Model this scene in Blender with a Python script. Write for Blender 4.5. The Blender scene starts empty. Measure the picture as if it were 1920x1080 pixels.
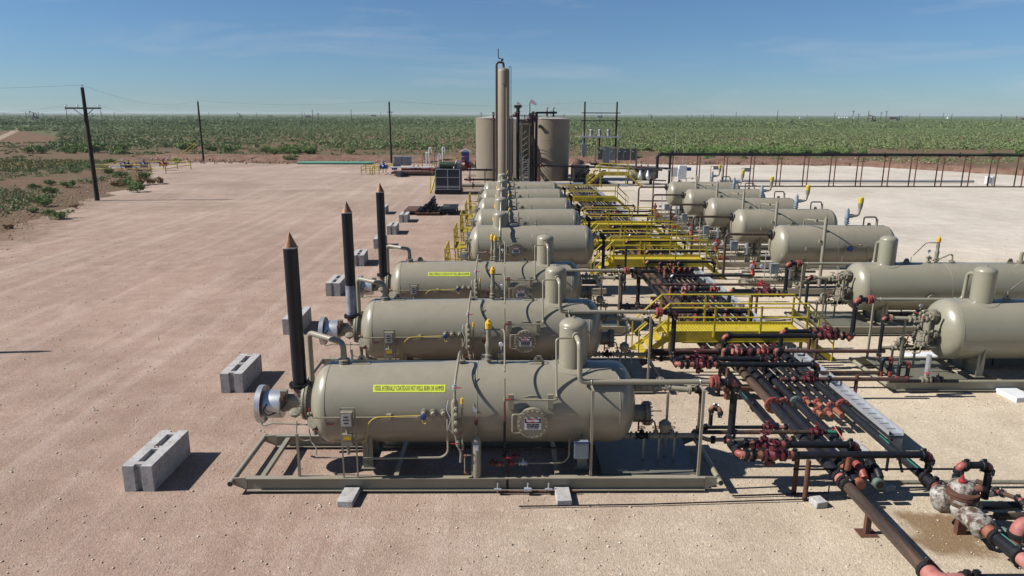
import bpy, math, random
import numpy as np
from mathutils import Vector, Matrix
R = math.radians
SC = bpy.context.scene
COL = SC.collection
random.seed(7)
rng = np.random.default_rng(11)

# ---------------------------------------------------------------- camera
H, PITCH, YAW, ROLL, FOC = 8.0, 13.7, -0.6, 0.18, 1333.0
def cam_axes():
    p, y, r = R(PITCH), R(YAW), R(ROLL)
    f = Vector((math.cos(p)*math.sin(-y), math.cos(p)*math.cos(y), -math.sin(p)))
    rt = Vector((math.cos(y), -math.sin(-y), 0)).normalized()
    up = rt.cross(f)
    c, s = math.cos(r), math.sin(r)
    return f, rt*c + up*s, -rt*s + up*c
fwd, rgt, upv = cam_axes()
cd = bpy.data.cameras.new('camera'); cam = bpy.data.objects.new('camera', cd); COL.objects.link(cam)
cd.sensor_width = 36; cd.lens = FOC/1920*36; cd.clip_start = .1; cd.clip_end = 60000
M4 = Matrix((rgt, upv, -fwd)).transposed().to_4x4(); M4.translation = (0, 0, H)
cam.matrix_world = M4
SC.camera = cam
# ---------------------------------------------------------------- light
SUN_EL, SUN_AZ = 40.0, 4.5           # azimuth: from -X, turned towards -Y
sdir = Vector((-math.cos(R(SUN_EL))*math.cos(R(SUN_AZ)), -math.cos(R(SUN_EL))*math.sin(R(SUN_AZ)), math.sin(R(SUN_EL))))
sd = bpy.data.lights.new('sun', 'SUN'); sun = bpy.data.objects.new('sun', sd); COL.objects.link(sun)
sd.energy = 5.0; sd.angle = R(.5); sd.color = (1, .955, .89)
sun.rotation_euler = (-sdir).to_track_quat('-Z', 'Y').to_euler(); sun.location = sdir*60
W = bpy.data.worlds.new('World'); SC.world = W; W.use_nodes = True
wn = W.node_tree.nodes; wl = W.node_tree.links
bg = wn['Background']; bg.inputs['Strength'].default_value = .047
sky = wn.new('ShaderNodeTexSky'); sky.sky_type = 'NISHITA'; sky.sun_disc = False
sky.sun_elevation = R(SUN_EL); sky.sun_rotation = math.atan2(sdir.x, sdir.y)
sky.altitude = 900; sky.air_density = 1.0; sky.dust_density = .25; sky.ozone_density = 4.0
# thin cirrus in the sky dome, by direction
tc = wn.new('ShaderNodeTexCoord'); mp = wn.new('ShaderNodeMapping'); mp.inputs['Scale'].default_value = (2.2, 2.2, 16)
nz = wn.new('ShaderNodeTexNoise'); nz.inputs['Scale'].default_value = 1.6; nz.inputs['Detail'].default_value = 7; nz.inputs['Roughness'].default_value = .62
nz.inputs['Distortion'].default_value = .5
cr = wn.new('ShaderNodeValToRGB'); cr.color_ramp.elements[0].position = .52; cr.color_ramp.elements[1].position = .82
cr.color_ramp.elements[1].color = (.36, .36, .36, 1)
mx = wn.new('ShaderNodeMixRGB'); mx.inputs['Color2'].default_value = (7.2, 7.6, 8.2, 1)
wl.new(tc.outputs['Generated'], mp.inputs['Vector']); wl.new(mp.outputs['Vector'], nz.inputs['Vector'])
wl.new(nz.outputs['Fac'], cr.inputs['Fac']); wl.new(cr.outputs['Color'], mx.inputs['Fac'])
# clear, dry air: bluer towards the horizon than the model's default
sx_ = wn.new('ShaderNodeSeparateXYZ'); wl.new(tc.outputs['Generated'], sx_.inputs[0])
tr_ = wn.new('ShaderNodeValToRGB'); tr_.color_ramp.elements[0].color = (.66, .86, 1.10, 1); tr_.color_ramp.elements[1].color = (.88, 1.04, 1.14, 1); tr_.color_ramp.elements[1].position = .35
wl.new(sx_.outputs[2], tr_.inputs['Fac'])
tm_ = wn.new('ShaderNodeMixRGB'); tm_.blend_type = 'MULTIPLY'; tm_.inputs['Fac'].default_value = 1; wl.new(sky.outputs['Color'], tm_.inputs['Color1']); wl.new(tr_.outputs['Color'], tm_.inputs['Color2'])
wl.new(tm_.outputs['Color'], mx.inputs['Color1']); wl.new(mx.outputs['Color'], bg.inputs['Color'])
vs = SC.view_settings; vs.view_transform = 'Standard'; vs.look = 'None'; vs.gamma = 1; vs.exposure = 0.70

# ---------------------------------------------------------------- materials
def nmat(name):
    m = bpy.data.materials.new(name); m.use_nodes = True
    nt = m.node_tree
    return m, nt.nodes, nt.links, nt.nodes['Principled BSDF']
KA = .82
def paint(name, c1, c2=None, rough=.5, metal=0, scale=3.0, spread=(.35, .7), bump=0, bscale=40, coat=0, c3=None, c3s=9.0, c3p=(.62, .7), stretch=(1, 1, 1), spec=.5, dust=0):
    m, n, l, b = nmat(name)
    c1 = tuple(x*KA for x in c1); c2 = c2 and tuple(x*KA for x in c2); c3 = c3 and tuple(x*KA for x in c3)
    c2 = c2 or tuple(x*.85 for x in c1)
    t = n.new('ShaderNodeTexCoord'); mpn = n.new('ShaderNodeMapping'); mpn.inputs['Scale'].default_value = stretch
    oi = n.new('ShaderNodeObjectInfo'); ad = n.new('ShaderNodeVectorMath'); ad.operation = 'ADD'
    l.new(t.outputs['Object'], ad.inputs[0])
    ml = n.new('ShaderNodeMath'); ml.operation = 'MULTIPLY'; ml.inputs[1].default_value = 37; l.new(oi.outputs['Random'], ml.inputs[0]); l.new(ml.outputs[0], ad.inputs[1])
    l.new(ad.outputs[0], mpn.inputs['Vector'])
    z = n.new('ShaderNodeTexNoise'); z.inputs['Scale'].default_value = scale; z.inputs['Detail'].default_value = 6; z.inputs['Roughness'].default_value = .62
    l.new(mpn.outputs[0], z.inputs['Vector'])
    r_ = n.new('ShaderNodeValToRGB'); r_.color_ramp.elements[0].position, r_.color_ramp.elements[1].position = spread
    r_.color_ramp.elements[0].color = (*c1, 1); r_.color_ramp.elements[1].color = (*c2, 1)
    l.new(z.outputs['Fac'], r_.inputs['Fac'])
    out = r_.outputs['Color']
    if c3:
        z3 = n.new('ShaderNodeTexNoise'); z3.inputs['Scale'].default_value = c3s; z3.inputs['Detail'].default_value = 8; z3.inputs['Roughness'].default_value = .7
        l.new(mpn.outputs[0], z3.inputs['Vector'])
        r3 = n.new('ShaderNodeValToRGB'); r3.color_ramp.elements[0].position, r3.color_ramp.elements[1].position = c3p
        l.new(z3.outputs['Fac'], r3.inputs['Fac'])
        m3 = n.new('ShaderNodeMixRGB'); m3.inputs['Color2'].default_value = (*c3, 1)
        l.new(r3.outputs['Color'], m3.inputs['Fac']); l.new(out, m3.inputs['Color1']); out = m3.outputs['Color']
    if dust:          # fine dust settled on upward faces
        ge = n.new('ShaderNodeNewGeometry'); sz = n.new('ShaderNodeSeparateXYZ'); l.new(ge.outputs['Normal'], sz.inputs[0])
        mr = n.new('ShaderNodeMapRange'); mr.interpolation_type = 'SMOOTHSTEP'; mr.inputs['From Min'].default_value = .45; mr.inputs['From Max'].default_value = 1.0; l.new(sz.outputs[2], mr.inputs['Value'])
        zd = n.new('ShaderNodeTexNoise'); zd.inputs['Scale'].default_value = 2.6; zd.inputs['Detail'].default_value = 8; zd.inputs['Roughness'].default_value = .7; zd.inputs['Distortion'].default_value = .4; l.new(ad.outputs[0], zd.inputs['Vector'])
        rd = n.new('ShaderNodeMapRange'); rd.inputs['From Min'].default_value = .35; rd.inputs['From Max'].default_value = .75; rd.inputs['To Max'].default_value = dust; l.new(zd.outputs['Fac'], rd.inputs['Value'])
        mm = n.new('ShaderNodeMath'); mm.operation = 'MULTIPLY'; l.new(mr.outputs[0], mm.inputs[0]); l.new(rd.outputs[0], mm.inputs[1])
        md = n.new('ShaderNodeMixRGB'); md.inputs['Color2'].default_value = (.30, .25, .20, 1); l.new(mm.outputs[0], md.inputs['Fac']); l.new(out, md.inputs['Color1']); out = md.outputs['Color']
    l.new(out, b.inputs['Base Color'])
    rr = n.new('ShaderNodeMapRange'); rr.inputs['To Min'].default_value = rough-.08; rr.inputs['To Max'].default_value = min(1, rough+.12)
    l.new(z.outputs['Fac'], rr.inputs['Value']); l.new(rr.outputs[0], b.inputs['Roughness'])
    b.inputs['Metallic'].default_value = metal; b.inputs['Coat Weight'].default_value = coat; b.inputs['Coat Roughness'].default_value = .12
    b.inputs['Specular IOR Level'].default_value = spec
    if bump:
        zb = n.new('ShaderNodeTexNoise'); zb.inputs['Scale'].default_value = bscale; zb.inputs['Detail'].default_value = 4
        l.new(mpn.outputs[0], zb.inputs['Vector'])
        bp = n.new('ShaderNodeBump'); bp.inputs['Strength'].default_value = bump; bp.inputs['Distance'].default_value = .02
        l.new(zb.outputs['Fac'], bp.inputs['Height']); l.new(bp.outputs[0], b.inputs['Normal'])
    return m
MT = {}
MT['tan'] = paint('olive_tan_paint', (.272, .250, .186), (.248, .227, .167), .36, scale=1.3, coat=.25, c3=(.205, .183, .13), c3s=2.2, c3p=(.55, .8), stretch=(1, 1, .6), bump=.06, bscale=5, dust=.6)
MT['tanf'] = paint('olive_tan_fittings', (.25, .23, .17), (.17, .155, .115), .5, scale=14, bump=.25, bscale=50)
MT['sage'] = paint('sage_olive', (.262, .250, .184), (.238, .226, .165), .32, scale=1.3, coat=.3, bump=.05, bscale=5, dust=.55, c3=(.21, .19, .135), c3s=2.2, c3p=(.55, .8))
MT['tank'] = paint('brown_tan_tank_paint', (.225, .185, .135), (.20, .163, .118), .55, scale=.7, c3=(.17, .135, .095), c3s=1.2, c3p=(.55, .8), stretch=(1, 1, .25))
MT['tankroof'] = paint('pale_tank_roof', (.34, .32, .30), (.28, .26, .25), .6)
MT['black'] = paint('black_pipe_coating', (.008, .009, .013), (.014, .015, .02), .5, scale=5, c3=(.055, .058, .065), c3s=22, c3p=(.64, .74), bump=.1, spec=.28)
MT['stack'] = paint('black_stack_paint', (.006, .009, .014), (.010, .014, .022), .30, scale=3, spec=.35, c3=(.06, .07, .09), c3s=16, c3p=(.68, .74), stretch=(1, 1, .5))
MT['stackpale'] = paint('stack_pale_grey', (.30, .31, .36), (.11, .12, .15), .45, scale=3, spread=(.4, .62), stretch=(1, 1, .8))
MT['brownpipe'] = paint('mill_scale_pipe', (.035, .026, .022), (.075, .05, .036), .5, scale=5, c3=(.13, .07, .04), c3s=9, c3p=(.5, .66), bump=.1, stretch=(1, .10, 1), spec=.35)
MT['rust'] = paint('rusty_steel', (.11, .042, .024), (.065, .027, .018), .8, scale=9, bump=.3)
MT['greenpipe'] = paint('grey_green_pipe', (.12, .17, .14), (.07, .09, .08), .5, scale=5)
MT['red'] = paint('red_oxide_fitting', (.30, .062, .046), (.19, .042, .034), .5, scale=8, c3=(.36, .14, .10), c3s=6, c3p=(.55, .75), bump=.15)
MT['pink'] = paint('faded_pink_fitting', (.38, .17, .145), (.32, .085, .07), .6, scale=4, c3=(.10, .06, .05), c3s=8, c3p=(.6, .75), bump=.1)
MT['orange'] = paint('orange_brown_fitting', (.27, .10, .055), (.18, .06, .035), .55, scale=8, bump=.2)
MT['maroon'] = paint('maroon_valve_paint', (.12, .014, .022), (.08, .010, .016), .45, scale=10, bump=.3)
MT['vred'] = paint('bright_red_paint', (.38, .02, .022), (.28, .018, .02), .4, scale=8)
MT['coupling'] = paint('black_coupling_iron', (.008, .008, .01), (.018, .017, .018), .55, scale=20, spec=.25)
MT['bolt'] = paint('zinc_bolts', (.6, .6, .6), (.45, .45, .46), .35, metal=.8)
MT['yellow'] = paint('yellow_safety_paint', (.54, .42, .024), (.43, .335, .022), .5, scale=3, c3=(.30, .22, .05), c3s=6, c3p=(.52, .70))
MT['ycap'] = paint('yellow_cap', (.75, .45, .02), (.6, .35, .02), .5)
MT['galv'] = paint('galvanised_steel', (.52, .54, .57), (.40, .42, .45), .42, metal=.55, scale=6)
MT['alu'] = paint('polished_aluminium', (.70, .70, .70), (.58, .58, .59), .34, metal=.75, scale=5)
MT['gbox'] = paint('grey_blue_enclosure', (.19, .23, .26), (.16, .19, .22), .5)
MT['white'] = paint('white_paint', (.72, .73, .74), (.62, .63, .65), .5)
MT['wbrown'] = paint('stained_white_insulation', (.42, .41, .385), (.27, .24, .20), .6, scale=5, c3=(.075, .045, .028), c3s=5.5, c3p=(.42, .56), bump=.5, bscale=12)
MT['blue'] = paint('blue_paint', (.02, .055, .25), (.015, .04, .18), .45)
MT['grey'] = paint('dark_grey_panel', (.035, .042, .055), (.025, .03, .04), .6, scale=30)
MT['wood'] = paint('creosoted_pole_wood', (.022, .016, .013), (.040, .028, .02), .85, scale=8, stretch=(1, 1, .1), bump=.4)
MT['concrete'] = paint('precast_concrete', (.46, .45, .44), (.35, .34, .335), .85, scale=3.5, c3=(.24, .22, .20), c3s=6, c3p=(.5, .70), bump=.6, bscale=35)
MT['lime'] = paint('lime_yellow_label', (.62, .70, .06), (.56, .64, .06), .5)
MT['ink'] = paint('black_ink', (.015, .015, .015), (.02, .02, .02), .6)
MT['signred'] = paint('sign_red', (.50, .012, .025), (.42, .012, .02), .5)
MT['signwhite'] = paint('sign_white', (.78, .79, .82), (.7, .71, .75), .5)
MT['yhose'] = paint('yellow_conduit', (.50, .37, .05), (.42, .31, .05), .5)
MT['mint'] = paint('mint_green_pipe', (.13, .40, .28), (.10, .32, .22), .5)
MT['copper'] = paint('heat_tinted_cone', (.34, .15, .05), (.13, .06, .035), .5, scale=7, c3=(.42, .30, .18), c3s=8)
MT['orangeflag'] = paint('faded_windsock', (1.15, .98, .96), (1.1, .8, .76), .8)
MT['greeneq'] = paint('dark_green_paint', (.035, .055, .03), (.025, .04, .022), .5)
MT['wire'] = paint('dark_cable', (.04, .04, .045), (.05, .05, .05), .6)
MT['teal'] = paint('teal_tape', (.02, .20, .14), (.02, .15, .11), .5)
MT['deckplate'] = paint('olive_deck_plate', (.16, .155, .12), (.125, .12, .095), .4, scale=5, bump=.1)

# ---------------------------------------------------------------- mesh builder
class MB:
    def __init__(s): s.v = []; s.f = []
    def add(s, vs, fs):
        o = len(s.v); s.v += [tuple(p) for p in vs]; s.f += [tuple(i+o for i in f) for f in fs]; return s
    def box(s, x0, x1, y0, y1, z0, z1, rot=0, c=None):
        vs = [(x, y, z) for x in (x0, x1) for y in (y0, y1) for z in (z0, z1)]
        if rot:
            cx, cy = c if c else ((x0+x1)/2, (y0+y1)/2); a, b = math.cos(rot), math.sin(rot)
            vs = [(cx+(x-cx)*a-(y-cy)*b, cy+(x-cx)*b+(y-cy)*a, z) for x, y, z in vs]
        return s.add(vs, [(0, 1, 3, 2), (4, 6, 7, 5), (0, 4, 5, 1), (2, 3, 7, 6), (0, 2, 6, 4), (1, 5, 7, 3)])
    def frame(s, d):
        d = Vector(d).normalized(); a = Vector((0, 0, 1)) if abs(d.z) < .9 else Vector((1, 0, 0))
        u = d.cross(a).normalized(); w = d.cross(u).normalized(); return d, u, w
    def lathe(s, o, d, prof, n=24, cap=True):
        d, u, w = s.frame(d); o = Vector(o); vs = []; fs = []
        for t, r in prof:
            for i in range(n):
                a = 2*math.pi*i/n; vs.append(o + d*t + (u*math.cos(a) + w*math.sin(a))*max(r, 1e-4))
        for k in range(len(prof)-1):
            for i in range(n):
                j = (i+1) % n; fs.append((k*n+i, k*n+j, (k+1)*n+j, (k+1)*n+i))
        if cap:
            fs.append(tuple(range(n-1, -1, -1))); fs.append(tuple((len(prof)-1)*n+i for i in range(n)))
        return s.add(vs, fs)
    def rod(s, a, b, r, r2=None, n=10):
        a = Vector(a); b = Vector(b); L = (b-a).length
        return s.lathe(a, b-a, [(0, r), (L, r if r2 is None else r2)], n)
    def tube(s, pts, r, n=10, bend=0, cap=True, bs=5):
        P = [Vector(p) for p in pts]
        if bend:
            Q = [P[0]]
            for i in range(1, len(P)-1):
                a = (P[i-1]-P[i]); b = (P[i+1]-P[i]); k = min(bend, a.length*.49, b.length*.49)
                a.normalize(); b.normalize()
                for j in range(bs+1):
                    t = j/bs; Q.append((P[i]+a*k)*(1-t)**2 + P[i]*2*t*(1-t) + (P[i]+b*k)*t*t)
            Q.append(P[-1]); P = Q
        vs = []; fs = []; pu = None
        for i, p in enumerate(P):
            d = (P[min(i+1, len(P)-1)] - P[max(i-1, 0)])
            if d.length < 1e-7: d = Vector((0, 0, 1))
            d.normalize()
            if pu is None: _, u, w = s.frame(d)
            else:
                u = (pu - d*pu.dot(d)); u.normalize(); w = d.cross(u)
            pu = u; w = d.cross(u)
            for k in range(n):
                a = 2*math.pi*k/n; vs.append(p + (u*math.cos(a)+w*math.sin(a))*r)
        for i in range(len(P)-1):
            for k in range(n):
                j = (k+1) % n; fs.append((i*n+k, i*n+j, (i+1)*n+j, (i+1)*n+k))
        if cap: fs.append(tuple(range(n-1, -1, -1))); fs.append(tuple((len(P)-1)*n+k for k in range(n)))
        return s.add(vs, fs)
    def torus(s, o, d, RR, r, n=20, m=6):
        d, u, w = s.frame(d); o = Vector(o); vs = []; fs = []
        for i in range(n):
            a = 2*math.pi*i/n; e = u*math.cos(a)+w*math.sin(a)
            for k in range(m):
                b = 2*math.pi*k/m; vs.append(o + e*(RR+r*math.cos(b)) + d*r*math.sin(b))
        for i in range(n):
            for k in range(m):
                fs.append((i*m+k, ((i+1) % n)*m+k, ((i+1) % n)*m+(k+1) % m, i*m+(k+1) % m))
        return s.add(vs, fs)
    def prism(s, poly, d0, d1, plane='xz'):
        def p3(a, b, t): return {'xz': (a, t, b), 'yz': (t, a, b), 'xy': (a, b, t)}[plane]
        n = len(poly); vs = [p3(a, b, d0) for a, b in poly]+[p3(a, b, d1) for a, b in poly]
        fs = [tuple(range(n)), tuple(range(2*n-1, n-1, -1))]+[(i, i+n, (i+1) % n+n, (i+1) % n) for i in range(n)]
        return s.add(vs, fs)
    def bolts(s, o, d, RR, n, r=.014, h=.03):
        dd, u, w = s.frame(d); o = Vector(o)
        for i in range(n):
            a = 2*math.pi*(i+.5)/n; p = o+(u*math.cos(a)+w*math.sin(a))*RR
            s.lathe(p-dd*h, dd, [(0, r), (2*h, r)], 6)
        return s
    def build(s, name, mat, parent=None, org=None, smooth=True, label=None):
        me = bpy.data.meshes.new(name)
        if org is None: org = Vector(parent['_o']) if parent is not None and '_o' in parent else Vector((0, 0, 0))
        o = Vector(org)
        me.from_pydata([(p[0]-o.x, p[1]-o.y, p[2]-o.z) for p in s.v], [], s.f)
        if smooth:
            me.polygons.foreach_set('use_smooth', [True]*len(me.polygons)); me.set_sharp_from_angle(angle=R(38))
        me.materials.append(MT[mat] if isinstance(mat, str) else mat)
        ob = bpy.data.objects.new(name, me); COL.objects.link(ob)
        if parent is not None: ob.parent = parent; ob['_o'] = tuple(o)
        else: ob.location = o; ob['_o'] = tuple(o)
        if label: ob['label'] = label
        return ob
def tag(o, label, cat, group=None):
    o['label'] = label; o['category'] = cat
    if group: o['group'] = group
    return o
def thing(name, label, cat, loc, group=None):
    o = bpy.data.objects.new(name, None); COL.objects.link(o); o.location = loc; o['_o'] = tuple(loc); o.empty_display_size = .3
    return tag(o, label, cat, group)
def struct(o, k='structure'): o['kind'] = k; return o
KIDS = {}
def kids(o): return [c for c in COL.objects if c.parent == o]
def copy_tree(o, loc, label, parent=None, cache=None):
    cache = {} if cache is None else cache
    if not cache:
        for c in COL.objects:
            if c.parent: cache.setdefault(c.parent.name, []).append(c)
    c = o.copy(); COL.objects.link(c)
    if parent is None: c.location = loc; c['label'] = label
    else: c.parent = parent
    for ch in cache.get(o.name, []): copy_tree(ch, None, None, c, cache)
    return c
def text_mesh(txt, size, mat, place, parent, name='lettering', sx=1.0, extr=.002, align='CENTER', bold=0.0):
    cu = bpy.data.curves.new(name, 'FONT'); cu.body = txt; cu.size = size; cu.align_x = align; cu.align_y = 'CENTER'; cu.extrude = extr; cu.offset = bold; cu.resolution_u = 2
    tmp = bpy.data.objects.new(name, cu); COL.objects.link(tmp)
    bpy.context.view_layer.update()
    me = bpy.data.meshes.new_from_object(tmp.evaluated_get(bpy.context.evaluated_depsgraph_get()))
    bpy.data.objects.remove(tmp)
    org = Vector(parent['_o'])
    for v in me.vertices: v.co = Vector(place(v.co.x*sx, v.co.y, v.co.z)) - org
    me.materials.clear(); me.materials.append(MT[mat])
    ob = bpy.data.objects.new(name, me); COL.objects.link(ob); ob.parent = parent; ob['_o'] = tuple(org)
    return ob
# ---------------------------------------------------------------- fittings (all are parts of a pipe or a vessel)
def coupling(par, p, d, r, mat='coupling'):
    m = MB(); D, u, w = m.frame(d); p = Vector(p)
    m.lathe(p-D*.05, D, [(0, r*1.18), (.012, r*1.38), (.088, r*1.38), (.10, r*1.18)], 14)
    side = Vector((0, 0, 1)) if abs(D.z) < .8 else Vector((0, -1, 0))
    for sg in (-1, 1):
        q = p+side*sg*(r*1.45); m.lathe(q-D*.035, D, [(0, r*.32+.012), (.07, r*.32+.012)], 8)
    o = m.build('coupling', mat, par)
    b = MB()
    for sg in (-1, 1):
        q = p+side*sg*(r*1.5)+D*.04; b.lathe(q, D, [(0, .014+r*.08), (.03, .014+r*.08)], 6)
    b.build('bolt', 'bolt', o)
    return o
def flange(par, p, d, r, mat='red', n=8, th=.035, gap=.05):
    m = MB(); D = Vector(d).normalized(); p = Vector(p)
    for s in (-1, 1): m.lathe(p+D*(s*gap/2-th/2), D, [(0, r*1.9), (th, r*1.9)], 18)
    m.rod(p-D*gap, p+D*gap, r*1.25, n=14)
    o = m.build('flange', mat, par)
    MB().bolts(p, D, r*1.6, n, .012, gap*.5+th).build('flange_bolts', 'bolt' if mat != 'tanf' else 'tanf', o)
    return o
def valve(par, p, d, r, mat='maroon', wheel='maroon', up=(0, 0, 1), L=None):
    D = Vector(d).normalized(); p = Vector(p); U = Vector(up); L = L or r*5
    m = MB(); m.lathe(p-D*L/2, D, [(0, r*1.7), (L*.12, r*1.7), (L*.13, r), (L*.28, r*1.25), (L*.5, r*1.7), (L*.72, r*1.25), (L*.87, r), (L*.88, r*1.7), (L, r*1.7)], 14)
    m.rod(p, p+U*r*2.6, r*.75, r*.5); m.lathe(p+U*r*1.7, U, [(0, r*1.1), (r*.35, r*1.1)], 12); m.rod(p+U*r*2.5, p+U*r*3.8, r*.16, n=6)
    o = m.build('valve', mat, par)
    if wheel:
        w = MB(); q = p+U*r*3.5; w.torus(q, U, r*1.35, r*.16, 16, 5)
        f, a, b = w.frame(U)
        for e in (a, b): w.rod(q-e*r*1.35, q+e*r*1.35, r*.1, n=5)
        w.build('handwheel', wheel, o)
    return o
def lever_valve(par, p, d, r, mat='tanf', lev='vred', up=(0, -1, .3), ldir=None):
    D = Vector(d).normalized(); p = Vector(p); m = MB(); L = r*5
    m.lathe(p-D*L/2, D, [(0, r*1.3), (L*.2, r*1.3), (L*.25, r*1.8), (L*.75, r*1.8), (L*.8, r*1.3), (L, r*1.3)], 8)
    U = Vector(up).normalized(); m.rod(p, p+U*r*3, r*.5, n=6)
    o = m.build('valve', mat, par)
    l_ = Vector(ldir).normalized() if ldir else D
    MB().tube([p+U*r*3, p+U*r*3.2+l_*.03, p+U*r*3.2+l_*.15], .012, 6).build('lever', lev, o)
    return o
def gauge(par, p, r=.05, d=(0, -1, 0)):
    m = MB(); m.lathe(Vector(p), d, [(-.03, r), (0, r), (.005, r*.92)], 14); m.rod(p, Vector(p)-Vector((0, 0, .12)), .01, n=6)
    o = m.build('gauge', 'galv', par)
    MB().lathe(Vector(p)+Vector(d)*.0055, d, [(0, r*.8), (.003, r*.8)], 14).build('gauge_face', 'signwhite', o)
def pipe_run(name, label, pts, r, mat='black', elbow='red', group=None, cat='pipe', coup=True, bend=1.5, marks=(), n=14, bends=True, ends=(), parent=None):
    """straight spools in one mesh (the pipe), each bend a separate elbow with its couplings"""
    P = [Vector(p) for p in pts]; k = r*2.0*bend/1.5
    if parent is None:
        org = Vector((P[0].x, P[0].y, 0)); 
    m = MB(); spans = []
    for i in range(len(P)-1):
        a, b = P[i].copy(), P[i+1].copy(); d = (b-a).normalized()
        if i > 0 and bends: a += d*k
        if i < len(P)-2 and bends: b -= d*k
        if (b-a).length > .02: m.rod(a, b, r, n=n)
    root = m.build(name, mat, parent, org=None if parent is not None else org)
    if parent is None: tag(root, label, cat, group)
    if bends:
        for i in range(1, len(P)-1):
            a = (P[i-1]-P[i]).normalized(); b = (P[i+1]-P[i]).normalized()
            q = [(P[i]+a*k)*(1-t)**2+P[i]*2*t*(1-t)+(P[i]+b*k)*t*t for t in [j/6 for j in range(7)]]
            MB().tube(q, r*1.06, n).build('elbow', elbow, root)
            if coup:
                coupling(root, P[i]+a*(k+.01), a, r); coupling(root, P[i]+b*(k+.01), b, r)
    for w in marks:      # (kind, segment index, fraction[, material])
        kind, i, t = w[:3]; a, b = P[i], P[i+1]; p = a.lerp(b, t); d = (b-a).normalized()
        mt = w[3] if len(w) > 3 else None
        if kind == 'c': coupling(root, p, d, r)
        elif kind == 'f': flange(root, p, d, r, mt or 'red')
        elif kind == 'v': valve(root, p, d, r*1.05, mt or 'maroon', mt or 'maroon')
        elif kind == 's':          # coloured spool between couplings
            L = .22; MB().rod(p-d*L/2, p+d*L/2, r*1.12, n=14).build('reducer', mt or 'red', root)
            coupling(root, p-d*L/2, d, r); coupling(root, p+d*L/2, d, r)
        elif kind == 't':          # tee with branch stub upwards
            MB().rod(p-d*.16, p+d*.16, r*1.1, n=14).rod(p, p+Vector((0, 0, r*2.6)), r*.8, n=12).build('tee', mt or 'orange', root)
            coupling(root, p+Vector((0, 0, r*2.2)), (0, 0, 1), r*.8)
        elif kind == 'm':          # painted band
            q = Vector((0, 0, 1)).cross(d).normalized()*r*.35+Vector((0, 0, r*.93)); MB().tube([p-d*.22+q, p+d*.22+q], r*.14, 5).build('marking_stripe', mt or 'teal', root)
    return root
# ================================================================ SETTING
def ramp(n, l, src, stops):
    r_ = n.new('ShaderNodeValToRGB'); e = r_.color_ramp.elements
    while len(e) < len(stops): e.new(.5)
    for i, (p, c) in enumerate(stops): e[i].position = p; e[i].color = (*c, 1) if not isinstance(c, float) else (c, c, c, 1)
    l.new(src, r_.inputs['Fac']); return r_.outputs['Color']
def noise(n, l, vec, sc, det=5, ro=.6, dist=0, stretch=None, rotz=0):
    if stretch or rotz:
        m_ = n.new('ShaderNodeMapping'); m_.inputs['Scale'].default_value = stretch or (1, 1, 1); m_.inputs['Rotation'].default_value = (0, 0, rotz)
        l.new(vec, m_.inputs['Vector']); vec = m_.outputs[0]
    z = n.new('ShaderNodeTexNoise'); z.inputs['Scale'].default_value = sc; z.inputs['Detail'].default_value = det; z.inputs['Roughness'].default_value = ro; z.inputs['Distortion'].default_value = dist
    l.new(vec, z.inputs['Vector']); return z.outputs['Fac']
def mixc(n, l, f, a, b, typ='MIX'):
    m_ = n.new('ShaderNodeMixRGB'); m_.blend_type = typ
    for k, v in (('Fac', f), ('Color1', a), ('Color2', b)):
        if isinstance(v, (tuple, list)): m_.inputs[k].default_value = (*v, 1)
        elif isinstance(v, (int, float)): m_.inputs[k].default_value = v
        else: l.new(v, m_.inputs[k])
    return m_.outputs['Color']
def math_(n, l, op, a, b=0.0, clamp=False):
    m_ = n.new('ShaderNodeMath'); m_.operation = op; m_.use_clamp = clamp
    for i, v in enumerate((a, b)):
        if isinstance(v, (int, float)): m_.inputs[i].default_value = v
        else: l.new(v, m_.inputs[i])
    return m_.outputs[0]
def sstep(n, l, v, a, b):
    m_ = n.new('ShaderNodeMapRange'); m_.interpolation_type = 'SMOOTHSTEP'; m_.inputs['From Min'].default_value = a; m_.inputs['From Max'].default_value = b
    l.new(v, m_.inputs['Value']); return m_.outputs[0]

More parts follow.
